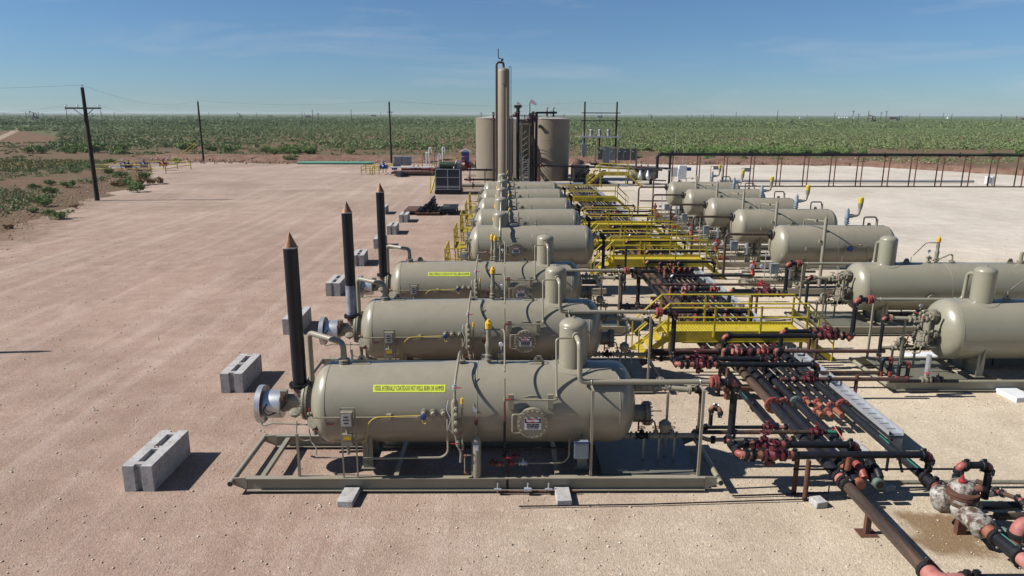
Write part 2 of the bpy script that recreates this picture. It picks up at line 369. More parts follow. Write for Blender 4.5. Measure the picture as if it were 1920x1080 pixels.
def desert_mat():
    m, n, l, b = nmat('desert_soil'); t = n.new('ShaderNodeTexCoord'); O = t.outputs['Object']
    sp = n.new('ShaderNodeSeparateXYZ'); l.new(O, sp.inputs[0])
    n1 = noise(n, l, O, .05, 8, .65); n2 = noise(n, l, O, .45, 8, .7); n3 = noise(n, l, O, 3.0, 5, .7)
    soil = ramp(n, l, n2, [(.3, (.095, .056, .036)), (.55, (.135, .085, .057)), (.75, (.20, .135, .095))])
    grass = ramp(n, l, n3, [(.3, (.050, .060, .026)), (.6, (.085, .090, .042)), (.8, (.14, .12, .06))])
    gf = ramp(n, l, n1, [(.42, 0.0), (.58, 1.0)]); gf2 = ramp(n, l, n2, [(.40, 0.0), (.62, 1.0)])
    f = math_(n, l, 'MULTIPLY', math_(n, l, 'MAXIMUM', gf, .35), gf2)
    c = mixc(n, l, f, soil, grass)
    # far range land: denser green cover with pale caliche scars
    ln = n.new('ShaderNodeVectorMath'); ln.operation = 'LENGTH'; l.new(O, ln.inputs[0])
    farf = sstep(n, l, ln.outputs['Value'], 190, 520)
    n4 = noise(n, l, O, .018, 9, .75, stretch=(1, .5, 1)); n5 = noise(n, l, O, .004, 8, .7, stretch=(1, .6, 1))
    green = ramp(n, l, n4, [(.28, (.052, .086, .034)), (.52, (.075, .118, .046)), (.72, (.13, .15, .07))])
    green = mixc(n, l, ramp(n, l, n5, [(.66, 0.0), (.74, .7)]), green, (.30, .25, .20))
    c = mixc(n, l, math_(n, l, 'MULTIPLY', farf, .80), c, green)
    l.new(c, b.inputs['Base Color']); b.inputs['Roughness'].default_value = .95; b.inputs['Specular IOR Level'].default_value = .1
    bp = n.new('ShaderNodeBump'); bp.inputs['Strength'].default_value = .6; bp.inputs['Distance'].default_value = .12
    l.new(n3, bp.inputs['Height']); l.new(bp.outputs[0], b.inputs['Normal']); return m
def pad_mat():
    m, n, l, b = nmat('caliche_gravel'); t = n.new('ShaderNodeTexCoord'); O = t.outputs['Object']
    sp = n.new('ShaderNodeSeparateXYZ'); l.new(O, sp.inputs[0]); X, Y = sp.outputs[0], sp.outputs[1]
    big = noise(n, l, O, .11, 6, .6, .6); mid = noise(n, l, O, .9, 7, .68); fine = noise(n, l, O, 14, 5, .75)
    tr = noise(n, l, O, 1.3, 5, .6, .15, stretch=(1.0, .035, 1), rotz=R(-3))     # wheel tracks running to the rear
    tr2 = noise(n, l, O, 1.0, 4, .6, .2, stretch=(.05, .6, 1), rotz=R(12))
    wob = noise(n, l, O, .03, 2, .5)
    XW = math_(n, l, 'ADD', X, math_(n, l, 'MULTIPLY', math_(n, l, 'SUBTRACT', wob, .5), 22))
    rut = None
    for c_, w_ in ((-13.0, .22), (-14.9, .22), (-18.2, .18), (-20.2, .18), (-24.5, .25), (-26.5, .25), (-31, .2), (-33, .2)):
        a_ = math_(n, l, 'ABSOLUTE', math_(n, l, 'SUBTRACT', XW, c_)); p_ = math_(n, l, 'SUBTRACT', 1.0, sstep(n, l, a_, w_*.4, w_*1.6)); rut = p_ if rut is None else math_(n, l, 'MAXIMUM', rut, p_)
    xf = math_(n, l, 'ADD', sstep(n, l, math_(n, l, 'ADD', X, math_(n, l, 'MULTIPLY', math_(n, l, 'SUBTRACT', big, .5), 16)), -5, 9), 0)
    pinkc = ramp(n, l, mid, [(.30, (.325, .235, .185)), (.55, (.395, .295, .235)), (.78, (.475, .375, .31))])
    pale = ramp(n, l, mid, [(.30, (.455, .395, .31)), (.55, (.53, .47, .375)), (.78, (.60, .545, .45))])
    c = mixc(n, l, xf, pinkc, pale)
    # greyer, whiter rock in the rear
    yf = math_(n, l, 'MULTIPLY', sstep(n, l, Y, 26, 50), sstep(n, l, X, 4, 20))
    c = mixc(n, l, yf, c, ramp(n, l, mid, [(.3, (.46, .43, .39)), (.7, (.585, .555, .51))]))
    yl = math_(n, l, 'MULTIPLY', sstep(n, l, Y, 35, 90), .55)
    lf = math_(n, l, 'SUBTRACT', 1.0, sstep(n, l, X, -2, 8))
    c = mixc(n, l, math_(n, l, 'MULTIPLY', yl, lf), c, ramp(n, l, big, [(.3, (.385, .305, .255)), (.7, (.46, .385, .33))]))
    trf = math_(n, l, 'MULTIPLY', ramp(n, l, tr, [(.50, 0.0), (.64, 1.0)]), math_(n, l, 'MULTIPLY', lf, .38))
    c = mixc(n, l, trf, c, (.53, .43, .365))
    trg = math_(n, l, 'MULTIPLY', ramp(n, l, tr2, [(.52, 0.0), (.66, 1.0)]), math_(n, l, 'MULTIPLY', lf, .30))
    c = mixc(n, l, trg, c, (.29, .21, .17))
    c = mixc(n, l, math_(n, l, 'MULTIPLY', rut, math_(n, l, 'MULTIPLY', ramp(n, l, mid, [(.35, .08), (.65, .36)]), lf)), c, (.50, .41, .345))
    bigm = ramp(n, l, big, [(.35, (.86, .85, .84)), (.65, (1.08, 1.08, 1.08))]); c = mixc(n, l, 1.0, c, bigm, 'MULTIPLY')
    # reddish native dirt washing over the left margin of the pad
    dl = math_(n, l, 'ADD', math_(n, l, 'ADD', X, 34.5), math_(n, l, 'MULTIPLY', math_(n, l, 'SUBTRACT', Y, 47.0), .345))
    dl = math_(n, l, 'ADD', dl, math_(n, l, 'ADD', math_(n, l, 'MULTIPLY', math_(n, l, 'SUBTRACT', mid, .5), 9.0), math_(n, l, 'MULTIPLY', math_(n, l, 'SUBTRACT', big, .5), 8.0)))
    c = mixc(n, l, math_(n, l, 'MULTIPLY', math_(n, l, 'SUBTRACT', 1.0, sstep(n, l, dl, -1.0, 5.0)), .85), c, ramp(n, l, mid, [(.3, (.16, .10, .07)), (.7, (.27, .19, .145))]))
    # gravel speckle
    vo = n.new('ShaderNodeTexVoronoi'); vo.inputs['Scale'].default_value = 22; l.new(O, vo.inputs['Vector'])
    vs_ = n.new('ShaderNodeSeparateColor'); l.new(vo.outputs['Color'], vs_.inputs[0])
    spk = ramp(n, l, vs_.outputs[0], [(0, (.72, .70, .68)), (.5, (1, 1, 1)), (.93, (1.06, 1.06, 1.06)), (1, (1.5, 1.5, 1.5))])
    c = mixc(n, l, .5, c, spk, 'MULTIPLY')
    finec = ramp(n, l, fine, [(.32, (.80, .78, .76)), (.68, (1.16, 1.16, 1.16))]); c = mixc(n, l, .55, c, finec, 'MULTIPLY')
    # oil stain under the insulated strainer
    dx = math_(n, l, 'DIVIDE', math_(n, l, 'SUBTRACT', math_(n, l, 'ADD', X, math_(n, l, 'MULTIPLY', math_(n, l, 'SUBTRACT', Y, 12.2), -.0)), 8.75), .95)
    dy = math_(n, l, 'DIVIDE', math_(n, l, 'SUBTRACT', Y, 12.35), .85)
    rr_ = math_(n, l, 'ADD', math_(n, l, 'MULTIPLY', dx, dx), math_(n, l, 'MULTIPLY', dy, dy))
    rr_ = math_(n, l, 'ADD', rr_, math_(n, l, 'MULTIPLY', math_(n, l, 'SUBTRACT', mid, .5), 3.2))
    st = math_(n, l, 'MULTIPLY', math_(n, l, 'SUBTRACT', 1.0, sstep(n, l, rr_, .35, 1.2)), .85)
    c = mixc(n, l, st, c, mixc(n, l, fine, (.09, .055, .028), (.26, .17, .09)))
    c = mixc(n, l, 1.0, c, mixc(n, l, lf, (.86, .83, .79), (.76, .745, .745)), 'MULTIPLY')
    l.new(c, b.inputs['Base Color']); b.inputs['Roughness'].default_value = .95; b.inputs['Specular IOR Level'].default_value = .1
    vo2 = n.new('ShaderNodeTexVoronoi'); vo2.inputs['Scale'].default_value = 30; l.new(O, vo2.inputs['Vector'])
    hh = math_(n, l, 'ADD', math_(n, l, 'MULTIPLY', vo2.outputs['Distance'], -.8), math_(n, l, 'ADD', math_(n, l, 'MULTIPLY', fine, .8), math_(n, l, 'ADD', math_(n, l, 'MULTIPLY', tr, 2.0), mid)))
    bp = n.new('ShaderNodeBump'); bp.inputs['Strength'].default_value = .34; bp.inputs['Distance'].default_value = .04
    l.new(hh, bp.inputs['Height']); l.new(bp.outputs[0], b.inputs['Normal']); return m
def grid_mesh(name, xs, ys, zf, mat):
    xs = np.asarray(xs, float); ys = np.asarray(ys, float); XX, YY = np.meshgrid(xs, ys); ZZ = zf(XX, YY)
    me = bpy.data.meshes.new(name); nx, ny = len(xs), len(ys)
    co = np.stack([XX.ravel(), YY.ravel(), ZZ.ravel()], 1); i = np.arange(nx*ny).reshape(ny, nx)
    fa = np.stack([i[:-1, :-1], i[:-1, 1:], i[1:, 1:], i[1:, :-1]], -1).reshape(-1, 4)
    raw_mesh(me, co, fa); me.materials.append(mat); me.polygons.foreach_set('use_smooth', [True]*len(me.polygons))
    o = bpy.data.objects.new(name, me); COL.objects.link(o); return o
def raw_mesh(me, co, fa):
    k = fa.shape[1]
    me.vertices.add(len(co)); me.vertices.foreach_set('co', np.asarray(co, np.float32).ravel())
    me.loops.add(fa.size); me.loops.foreach_set('vertex_index', fa.astype(np.int32).ravel())
    me.polygons.add(len(fa)); me.polygons.foreach_set('loop_start', np.arange(len(fa), dtype=np.int32)*k)
    me.update(calc_edges=True)
def vnoise(x, y, s, seed=0):
    """cheap value noise (numpy)"""
    def h(i, j): 
        v = np.sin(i*127.1+j*311.7+seed*74.7)*43758.5453; return v-np.floor(v)
    x = x/s; y = y/s; i = np.floor(x); j = np.floor(y); fx = x-i; fy = y-j; fx = fx*fx*(3-2*fx); fy = fy*fy*(3-2*fy)
    return (h(i, j)*(1-fx)+h(i+1, j)*fx)*(1-fy)+(h(i, j+1)*(1-fx)+h(i+1, j+1)*fx)*fy
MT['desert'] = desert_mat(); MT['pad'] = pad_mat()
gx = np.concatenate([-np.geomspace(40000, 120, 26), np.linspace(-110, 110, 45), np.geomspace(120, 40000, 26)])
gy = np.concatenate([np.linspace(-60, 250, 63), np.geomspace(270, 60000, 44)])
g = grid_mesh('ground', gx, gy, lambda x, y: np.zeros_like(x), MT['desert']); struct(g)
# the gravel pad: outline measured on the ground, ragged edge
OUT = [(-90, -20), (-44, 20), (-34.5, 47), (-37.5, 60), (-39.5, 69), (-41.5, 80), (-46, 92), (-49, 100), (-56, 112), (-60, 121), (-57, 129), (-52, 124.5), (-40, 120), (-19, 122), (-10, 119), (0, 118), (14, 122), (30, 119.5), (45, 119), (59, 117), (66, 107), (72, 98), (95, 84), (120, 75), (120, -20)]
pe = []
for (a, b) in zip(OUT, OUT[1:]+OUT[:1]):
    L = math.dist(a, b); k = max(1, int(L/1.2)) if a[1] > 10 or b[1] > 10 else 4
    for i in range(k):
        t = i/k; x = a[0]+(b[0]-a[0])*t; y = a[1]+(b[1]-a[1])*t
        w_ = .8 if (y > 15) else 0
        pe.append((x+w_*random.uniform(-.7, .7)+w_*math.sin(y*.9)*.5, y+w_*random.uniform(-1, 1)))
pm = bpy.data.meshes.new('gravel_pad'); pm.from_pydata([(x, y, .004) for x, y in pe], [], [tuple(range(len(pe)))])
pm.materials.append(MT['pad']); po = bpy.data.objects.new('gravel_pad', pm); COL.objects.link(po); struct(po)
# rough dirt berms round the pad
MT['berm'] = paint('turned_reddish_dirt', (.15, .085, .06), (.23, .15, .115), .95, scale=.9, c3=(.34, .26, .21), c3s=2.6, c3p=(.58, .72), bump=.8, bscale=3, spec=.1)
def berm(name, path, w, h, n_=9, seed=0):
    P = [Vector((x, y, 0)) for x, y in path]; vs = []; fs = []; q = []
    for a, b in zip(P, P[1:]):
        k = max(1, int((b-a).length/1.0))
        q += [a.lerp(b, i/k) for i in range(k)]
    q.append(P[-1]); m = n_
    for i, p in enumerate(q):
        d = (q[min(i+1, len(q)-1)]-q[max(i-1, 0)]).normalized(); s_ = Vector((-d.y, d.x, 0))
        e = min(1, i/5, (len(q)-1-i)/5)
        for k in range(m):
            t = k/(m-1)*2-1; z = h*(1-t*t)*e*(0.55+random.uniform(0, .8))
            pp = p+s_*(t*w/2*(1+random.uniform(-.2, .2))); vs.append((pp.x, pp.y, max(z, 0)-(.08 if abs(t) == 1 or e == 0 else 0)))
    for i in range(len(q)-1):
        for k in range(m-1): a = i*m+k; fs.append((a, a+1, a+m+1, a+m))
    mb = MB(); mb.add(vs, fs); o = mb.build(name, 'berm'); struct(o); return o
berm('dirt_berm', [(-62, 131), (-50, 128), (-36, 124), (-20, 125.5), (-8, 123), (8, 122.5), (20, 125), (40, 123), (58, 120), (68, 108), (76, 98), (96, 87), (122, 78)], 5.0, .75)
berm('dirt_berm', [(-70, 140), (-45, 135), (-20, 134), (0, 131), (14, 132), (30, 134), (60, 131)], 7, .55)
berm('dirt_berm', [(-51, 98), (-55, 106), (-60, 114), (-64, 124), (-61, 131)], 6, .6)
# pale ranch track in the far left
tr = MB(); tr.add([(-123.0, 168, .01), (-120.4, 168, .01), (-262, 400, .01), (-266, 400, .01)], [(0, 1, 2, 3)])
MT['track'] = paint('pale_track_dirt', (.36, .28, .22), (.28, .21, .16), .95, scale=.4, spec=.05)
struct(tr.build('track', 'track'))
bl = MB(); bl.add([(-330, 220, .006), (-118, 128, .006), (-108, 150, .006), (-142, 232, .006), (-215, 330, .006), (-420, 330, .006)], [(0, 1, 2, 3, 4, 5)])
MT['bare'] = paint('bare_reddish_soil', (.155, .09, .06), (.20, .13, .09), .95, scale=.15, c3=(.10, .10, .05), c3s=.5, c3p=(.5, .66), spec=.05)
struct(bl.build('bare_soil', 'bare'))
# loose stones on the pad (nobody could count them)
def stones(N=42000):
    y = 8.5+rng.random(N)**1.7*38; x = (rng.random(N)*2-1)*(y*.78+2)
    keep = (x > -36); x = x[keep]; y = y[keep]; N = len(x)
    s = (.006+rng.random(N)**12*.026)*(1+(y-9)*.018)
    ax = rng.random((N, 6, 3))*.6+.7
    base = np.array([(1, 0, 0), (-1, 0, 0), (0, 1, 0), (0, -1, 0), (0, 0, .55), (0, 0, -.3)])
    ang = rng.random(N)*6.28; ca, sa = np.cos(ang), np.sin(ang)
    v = base[None]*ax*s[:, None, None]
    vx = v[:, :, 0]*ca[:, None]-v[:, :, 1]*sa[:, None]+x[:, None]; vy = v[:, :, 0]*sa[:, None]+v[:, :, 1]*ca[:, None]+y[:, None]; vz = v[:, :, 2]+s[:, None]*.3+.004
    co = np.stack([vx, vy, vz], -1).reshape(-1, 3)
    f = np.array([(0, 2, 4), (2, 1, 4), (1, 3, 4), (3, 0, 4), (2, 0, 5), (1, 2, 5), (3, 1, 5), (0, 3, 5)])
    fa = (f[None]+(np.arange(N)*6)[:, None, None]).reshape(-1, 3)
    me = bpy.data.meshes.new('loose_stones'); raw_mesh(me, co, fa)
    m, n, l, b = nmat('loose_stone'); ge = n.new('ShaderNodeNewGeometry')
    c = ramp(n, l, ge.outputs['Random Per Island'], [(0, (.26, .19, .15)), (.3, (.38, .31, .25)), (.8, (.48, .42, .35)), (1, (.62, .58, .52))]); l.new(c, b.inputs['Base Color']); b.inputs['Roughness'].default_value = .9
    me.materials.append(m); o = bpy.data.objects.new('loose_stones', me); COL.objects.link(o); o['kind'] = 'stuff'; o['label'] = 'pale loose stones scattered over the gravel pad'; o['category'] = 'stones'
stones()
def rubble(N=9000):
    y = 118.5+rng.random(N)*16; x = (rng.random(N)*2-1)*75; x = np.where(x < -62, x*.8, x); s = .05+rng.random(N)**3*.22
    base = np.array([(1, 0, 0), (-1, 0, 0), (0, 1, 0), (0, -1, 0), (0, 0, .75), (0, 0, -.4)])
    v = base[None]*(rng.random((N, 6, 3))*.6+.7)*s[:, None, None]
    zz = rng.random(N)*.35
    k = rng.random(N) < .3; yl = 40+rng.random(N)*82; xl = -34.5-.345*(yl-47)+rng.normal(size=N)*1.4-.3
    x = np.where(k, xl, x); y = np.where(k, yl, y); v = v*np.where(k, .5, 1)[:, None, None]; zz = np.where(k, 0.01, zz)
    co = (v+np.stack([x, y, zz], -1)[:, None, :]).reshape(-1, 3)
    f = np.array([(0, 2, 4), (2, 1, 4), (1, 3, 4), (3, 0, 4), (2, 0, 5), (1, 2, 5), (3, 1, 5), (0, 3, 5)])
    me = bpy.data.meshes.new('rubble'); raw_mesh(me, co, (f[None]+(np.arange(N)*6)[:, None, None]).reshape(-1, 3))
    m, n, l, b = nmat('berm_rubble'); ge = n.new('ShaderNodeNewGeometry')
    l.new(ramp(n, l, ge.outputs['Random Per Island'], [(0, (.13, .07, .045)), (.6, (.22, .13, .09)), (1, (.36, .28, .22))]), b.inputs['Base Color']); b.inputs['Roughness'].default_value = .95
    me.materials.append(m); o = bpy.data.objects.new('rubble', me); COL.objects.link(o); o['kind'] = 'stuff'; o['label'] = 'reddish rubble and clods along the dirt berm'; o['category'] = 'rubble'
rubble()

# ---------------------------------------------------------------- vegetation
def leaf_mat(name, stops, tr_=.25):
    m, n, l, b = nmat(name); ge = n.new('ShaderNodeNewGeometry'); oi = n.new('ShaderNodeObjectInfo')
    t = n.new('ShaderNodeTexCoord'); z = noise(n, l, t.outputs['Object'], .9, 3)
    f = math_(n, l, 'ADD', math_(n, l, 'MULTIPLY', ge.outputs['Random Per Island'], .55), math_(n, l, 'ADD', math_(n, l, 'MULTIPLY', oi.outputs['Random'], .2), math_(n, l, 'MULTIPLY', z, .3)))
    l.new(ramp(n, l, f, stops), b.inputs['Base Color']); b.inputs['Roughness'].default_value = .7; b.inputs['Specular IOR Level'].default_value = .2
    return m
MT['leaf'] = leaf_mat('mesquite_leaves', [(.15, (.080, .130, .042)), (.5, (.13, .195, .062)), (.9, (.21, .265, .10))])
MT['leaffar'] = leaf_mat('mesquite_leaves_mixed', [(.15, (.090, .128, .050)), (.45, (.128, .174, .070)), (.75, (.170, .208, .092)), (.95, (.20, .18, .11))])
MT['dryleaf'] = leaf_mat('dry_brush', [(.1, (.12, .065, .03)), (.6, (.20, .12, .055)), (1, (.28, .19, .09))])
MT['drygrass'] = leaf_mat('dry_grass', [(.1, (.13, .12, .05)), (.6, (.22, .20, .085)), (1, (.30, .26, .12))])
MT['twig'] = paint('twig_bark', (.07, .05, .035), (.10, .07, .05), .9)
def leaves(N, lobes, size, squash=1.0, r=rng):
    """N small leaf sprays spread through lumpy volumes; returns co, faces"""
    k = r.integers(0, len(lobes), N); L = np.array(lobes)[k]
    d = r.normal(size=(N, 3)); d /= np.linalg.norm(d, axis=1)[:, None]
    rad = (r.random(N)**.45)[:, None]; c = L[:, :3]+d*rad*L[:, 3:4]*np.array([1, 1, squash]); c[:, 2] = np.abs(c[:, 2])+.02
    a = r.normal(size=(N, 3)); a /= np.linalg.norm(a, axis=1)[:, None]; b = np.cross(a, r.normal(size=(N, 3))); b /= np.linalg.norm(b, axis=1)[:, None]
    s = size*(.6+r.random(N)*.8)[:, None]
    co = np.stack([c-a*s*.5-b*s*.28, c+a*s*.5-b*s*.2, c+a*s*.35+b*s*.3, c-a*s*.4+b*s*.3], 1).reshape(-1, 3)
    co[:, 2] = np.maximum(co[:, 2], .01)
    return co, np.arange(N*4).reshape(-1, 4)
def shrub_mesh(name, w, h, N, size, mat, seed):
    r = np.random.default_rng(seed); nl = r.integers(5, 9); lobes = []
    for i in range(nl):
        a = r.random()*6.28; q = r.random()**.7*w*.42
        lobes.append((math.cos(a)*q, math.sin(a)*q, h*(.32+r.random()*.38)*(1-.3*q/w), w*(.16+r.random()*.15)))
    co, fa = leaves(N, lobes, size, h/w*1.4, r)
    me = bpy.data.meshes.new(name); raw_mesh(me, co, fa); me.materials.append(MT[mat]); return me
def stem_mesh(name, w, h, seed, n=5):
    r = np.random.default_rng(seed+50); m = MB()
    for i in range(n):
        a = r.random()*6.28; e = (math.cos(a)*w*.3, math.sin(a)*w*.3, h*.62)
        m.tube([(0, 0, -.05), (e[0]*.4, e[1]*.4, h*.25), e], .025+.01*r.random(), 5)
    me = bpy.data.meshes.new(name); me.from_pydata(m.v, [], m.f); me.materials.append(MT['twig']); return me
PROTO = [(shrub_mesh('crown', 2.4, 1.45, 1300, .14, 'leaf', s), stem_mesh('trunk', 2.4, 1.5, s)) for s in range(8)]
CL = [(shrub_mesh('bunch_grass', 1.0, .45, 240, .13, 'leaf', 30+s)) for s in range(3)]
DRY = shrub_mesh('dry_brush', 2.2, 1.1, 700, .16, 'dryleaf', 77)
def put_shrub(x, y, s, k, label, group, zs=1.0):
    cr_, st_ = PROTO[k]
    e = bpy.data.objects.new('mesquite_shrub', None); COL.objects.link(e); e.location = (x, y, 0); e.rotation_euler = (0, 0, random.random()*6.28); e.scale = (s, s, s*zs)
    tag(e, label, 'shrub', group); e.empty_display_size = .3
    for nm, me in (('crown', cr_), ('trunk', st_)):
        c = bpy.data.objects.new(nm, me); COL.objects.link(c); c.parent = e
def in_pad(x, y):
    ins = False
    for (a, b) in zip(OUT, OUT[1:]+OUT[:1]):
        if (a[1] > y) != (b[1] > y) and x < (b[0]-a[0])*(y-a[1])/(b[1]-a[1])+a[0]: ins = not ins
    return ins
def in_bare(x, y):
    return (x < -95 and 125 < y < 330 and x < -95-(y-150)*.58) 
def dens(x, y):
    """how much of the land the brush covers, from the photograph's bands"""
    c = vnoise(x, y, 26, 1)*.6+vnoise(x, y, 9, 2)*.4
    d = np.where(y < 146, .0, np.where(y < 178, np.clip((c-.42)*2.8, 0, 1), np.clip((c-.16)*2.6, .1, 1)))
    d = d*np.clip(.25+1.5*vnoise(x, y*1.6, 75, 11), .25, 1)
    d = np.where(in_bare_v(x, y), np.clip((c-.72)*3, 0, .12), d)
    return d
def in_bare_v(x, y): return (x < -95) & (y > 125) & (y < 330) & (x < -95-(y-150)*.58)
# hand-placed brush of the near left bank and behind the pad
near = [(-34.6, 55.5, .62), (-38.3, 75, .75), (-41, 79, .8), (-45.2, 90.5, .9), (-49.5, 93, .8), (-44.5, 84, .7), (-36.9, 57.5, .45), (-40.5, 63, .6), (-43, 66, .6), (-47, 74, .6), (-38.9, 59, .4),
        (-86, 152, 1.8), (-96, 148, 1.6), (-78, 147, 1.3), (-90, 160, 1.6), (-69, 158, 1.7), (-58, 154, 1.5), (-50, 152, 1.2), (-36.5, 124, 1.2), (-31, 126, .8), (-22, 127, .8), (-8, 128, .6), (-64, 118, .8), (-60, 112, .7), (-55, 121, .7),
        (10.5, 140, 1.2), (24, 133, 1.0), (30, 131, 1.0), (37, 129, 1.1), (42, 128, .9), (48, 127, .9), (57, 126, .8), (20, 128, .6), (27.5, 124, .7)]
rb = random.Random(5); nb = 0
while nb < 34:
    y = 46+rb.random()*78; x = -37.5-(max(0, y-44))*.22-rb.random()**1.3*38
    if not in_pad(x+2.5, y): near.append((x, y, .3+rb.random()*.5)); nb += 1
ns = 0
for (x, y, s) in near:
    lb = ('sparse mesquite bush on the bank left of the gravel pad' if y < 100 and x < 0 else 'mesquite bush on the open soil beyond the far left of the pad' if x < -40 else 'small green bush on the dirt berm behind the pad')
    put_shrub(x, y, s, ns % 8, lb, {'s': 'bushes on the left bank', 'm': 'bushes on open soil far left', 'x': 'x'}.get(lb[0], 'x') if not lb.startswith('small') else 'bushes on the rear berm', .85); ns += 1
cand = []
N = 80000; yy = 148+rng.random(N)**1.15*560; xx = (rng.random(N)*2-1)*(yy*.76+12)
d_ = dens(xx, yy); ok = rng.random(N) < d_*np.clip(.7-.0003*yy, .3, 1); xx = xx[ok]; yy = yy[ok]
o_ = np.argsort(yy); xx = xx[o_]; yy = yy[o_]
nind = 260
for x, y in zip(xx[:nind], yy[:nind]):
    put_shrub(x, y, .5+random.random()*.8, random.randrange(8), 'green mesquite bush in the nearest scattered brush beyond the pad', 'scattered mesquite beyond the pad')
def brush(name, xx, yy, nl, size, mat, hs=1.0, lab=None):
    n_ = len(xx); k = rng.integers(0, 1, n_); s = .45+rng.random(n_)**1.4*1.15
    # every bush: nl sprays in 4 lobes
    lob = np.stack([(rng.random((n_, 4))-.5)*1.7*s[:, None], (rng.random((n_, 4))-.5)*1.7*s[:, None], (.28+rng.random((n_, 4))*.42)*s[:, None]*hs], -1)
    li = rng.integers(0, 4, (n_, nl)); c = np.take_along_axis(lob, li[:, :, None].repeat(3, 2), 1)
    d = rng.normal(size=(n_, nl, 3)); d /= np.linalg.norm(d, axis=2)[:, :, None]
    c = c+d*(rng.random((n_, nl, 1))**.45)*(.62*s)[:, None, None]; c[:, :, 2] = np.abs(c[:, :, 2])
    c[:, :, 0] += xx[:, None]; c[:, :, 1] += yy[:, None]; c = c.reshape(-1, 3)
    a = rng.normal(size=c.shape); a /= np.linalg.norm(a, axis=1)[:, None]; b = np.cross(a, rng.normal(size=c.shape)); b /= np.linalg.norm(b, axis=1)[:, None]
    z = size*(.6+rng.random(len(c))*.8)[:, None]
    co = np.stack([c-a*z*.5-b*z*.3, c+a*z*.5-b*z*.25, c+a*z*.3+b*z*.35, c-a*z*.4+b*z*.3], 1).reshape(-1, 3)
    me = bpy.data.meshes.new(name); raw_mesh(me, co, np.arange(len(co)).reshape(-1, 4)); me.materials.append(MT[mat])
    o = bpy.data.objects.new(name, me); COL.objects.link(o); o['kind'] = 'stuff'; o['label'] = lab; o['category'] = 'brush'
sel = nind+np.sort(rng.permutation(len(xx)-nind)[:13500]); xx = xx[sel]; yy = yy[sel]
brush('brushland', xx, yy, 58, .27, 'leaffar', lab='mass of green mesquite brush covering the plain')
N = 60000; y2 = 480*np.exp(rng.random(N)*2.4); x2 = (rng.random(N)*2-1)*(y2*.76+12)
c2 = vnoise(x2, y2, 90, 3)*.6+vnoise(x2, y2, 30, 4)*.4; ok = rng.random(N) < np.clip((c2-.25)*2, .1, 1)
x2 = x2[ok][:26000]; y2 = y2[ok][:26000]
brush('far_brushland', x2, y2, 16, .85, 'leaffar', 1.5, lab='distant green brush fading to the horizon')
# low grass and weeds on the near left bank
N = 5200; gy_ = 40+rng.random(N)*80; gx_ = -36-rng.random(N)**1.2*60-(gy_-44)*.3
gk = [(a, b) for a, b in zip(gx_, gy_) if not in_pad(a+.6, b) or random.random() < .0]
gx_ = np.array([a for a, b in gk]); gy_ = np.array([b for a, b in gk]); cc = vnoise(gx_, gy_, 8, 5); kk = rng.random(len(gx_)) < np.clip((cc-.30)*2.6, 0, 1); gx_ = gx_[kk]; gy_ = gy_[kk]
def tufts(name, xx, yy, nl, size, h, mat, lab):
    n_ = len(xx); s = .4+rng.random(n_)*.8; c = np.stack([xx[:, None]+rng.normal(size=(n_, nl))*.28*s[:, None], yy[:, None]+rng.normal(size=(n_, nl))*.28*s[:, None], rng.random((n_, nl))*h*s[:, None]], -1).reshape(-1, 3)
    a = rng.normal(size=c.shape)*np.array([.6, .6, 1]); a /= np.linalg.norm(a, axis=1)[:, None]; b = np.cross(a, rng.normal(size=c.shape)); b /= np.linalg.norm(b, axis=1)[:, None]; z = size*(.5+rng.random(len(c)))[:, None]
    co = np.stack([c-a*z*.5-b*z*.15, c+a*z*.5, c-a*z*.3+b*z*.2], 1).reshape(-1, 3)
    me = bpy.data.meshes.new(name); raw_mesh(me, co, np.arange(len(co)).reshape(-1, 3)); me.materials.append(MT[mat])
    o = bpy.data.objects.new(name, me); COL.objects.link(o); o['kind'] = 'stuff'; o['label'] = lab; o['category'] = 'grass'
tufts('weeds', gx_, gy_, 46, .2, .4, 'leaffar', 'low green weeds over the sloping bank left of the pad')
N = 2600; hy = 102+rng.random(N)*22; hx = -108+rng.random(N)*40; kk = rng.random(N) < np.clip(vnoise(hx, hy, 12, 8)*1.6-.2, 0, 1)
tufts('yellow_grass', hx[kk], hy[kk], 34, .25, .4, 'drygrass', 'yellowish dry grass flat in the far left')
N = 7000; hy = 124+rng.random(N)*80; hx = (rng.random(N)*2-1)*hy*.76; kk = rng.random(N) < np.clip(vnoise(hx, hy, 10, 9)*1.8-.6, 0, 1)
tufts('low_scrub', hx[kk], hy[kk], 26, .32, .35, 'leaffar', 'low scrub and weeds behind the dirt berm')
for i, (x, y, s) in enumerate([(-41.5, 82.5, 1.0), (-42.8, 80.5, .6), (-44, 81.5, .55), (-40.6, 84.3, .8), (-35.4, 50.5, .35), (-37.5, 62, .3)]):
    o = bpy.data.objects.new('dry_brush', DRY); COL.objects.link(o); o.location = (x, y, 0); o.scale = (s, s, s); o.rotation_euler = (0, 0, i)
    tag(o, 'round brown dry brush heap at the left pad edge' if i == 0 else 'small brown dry weeds along the left pad edge', 'dry brush', None if i == 0 else 'dry weeds at the pad edge')
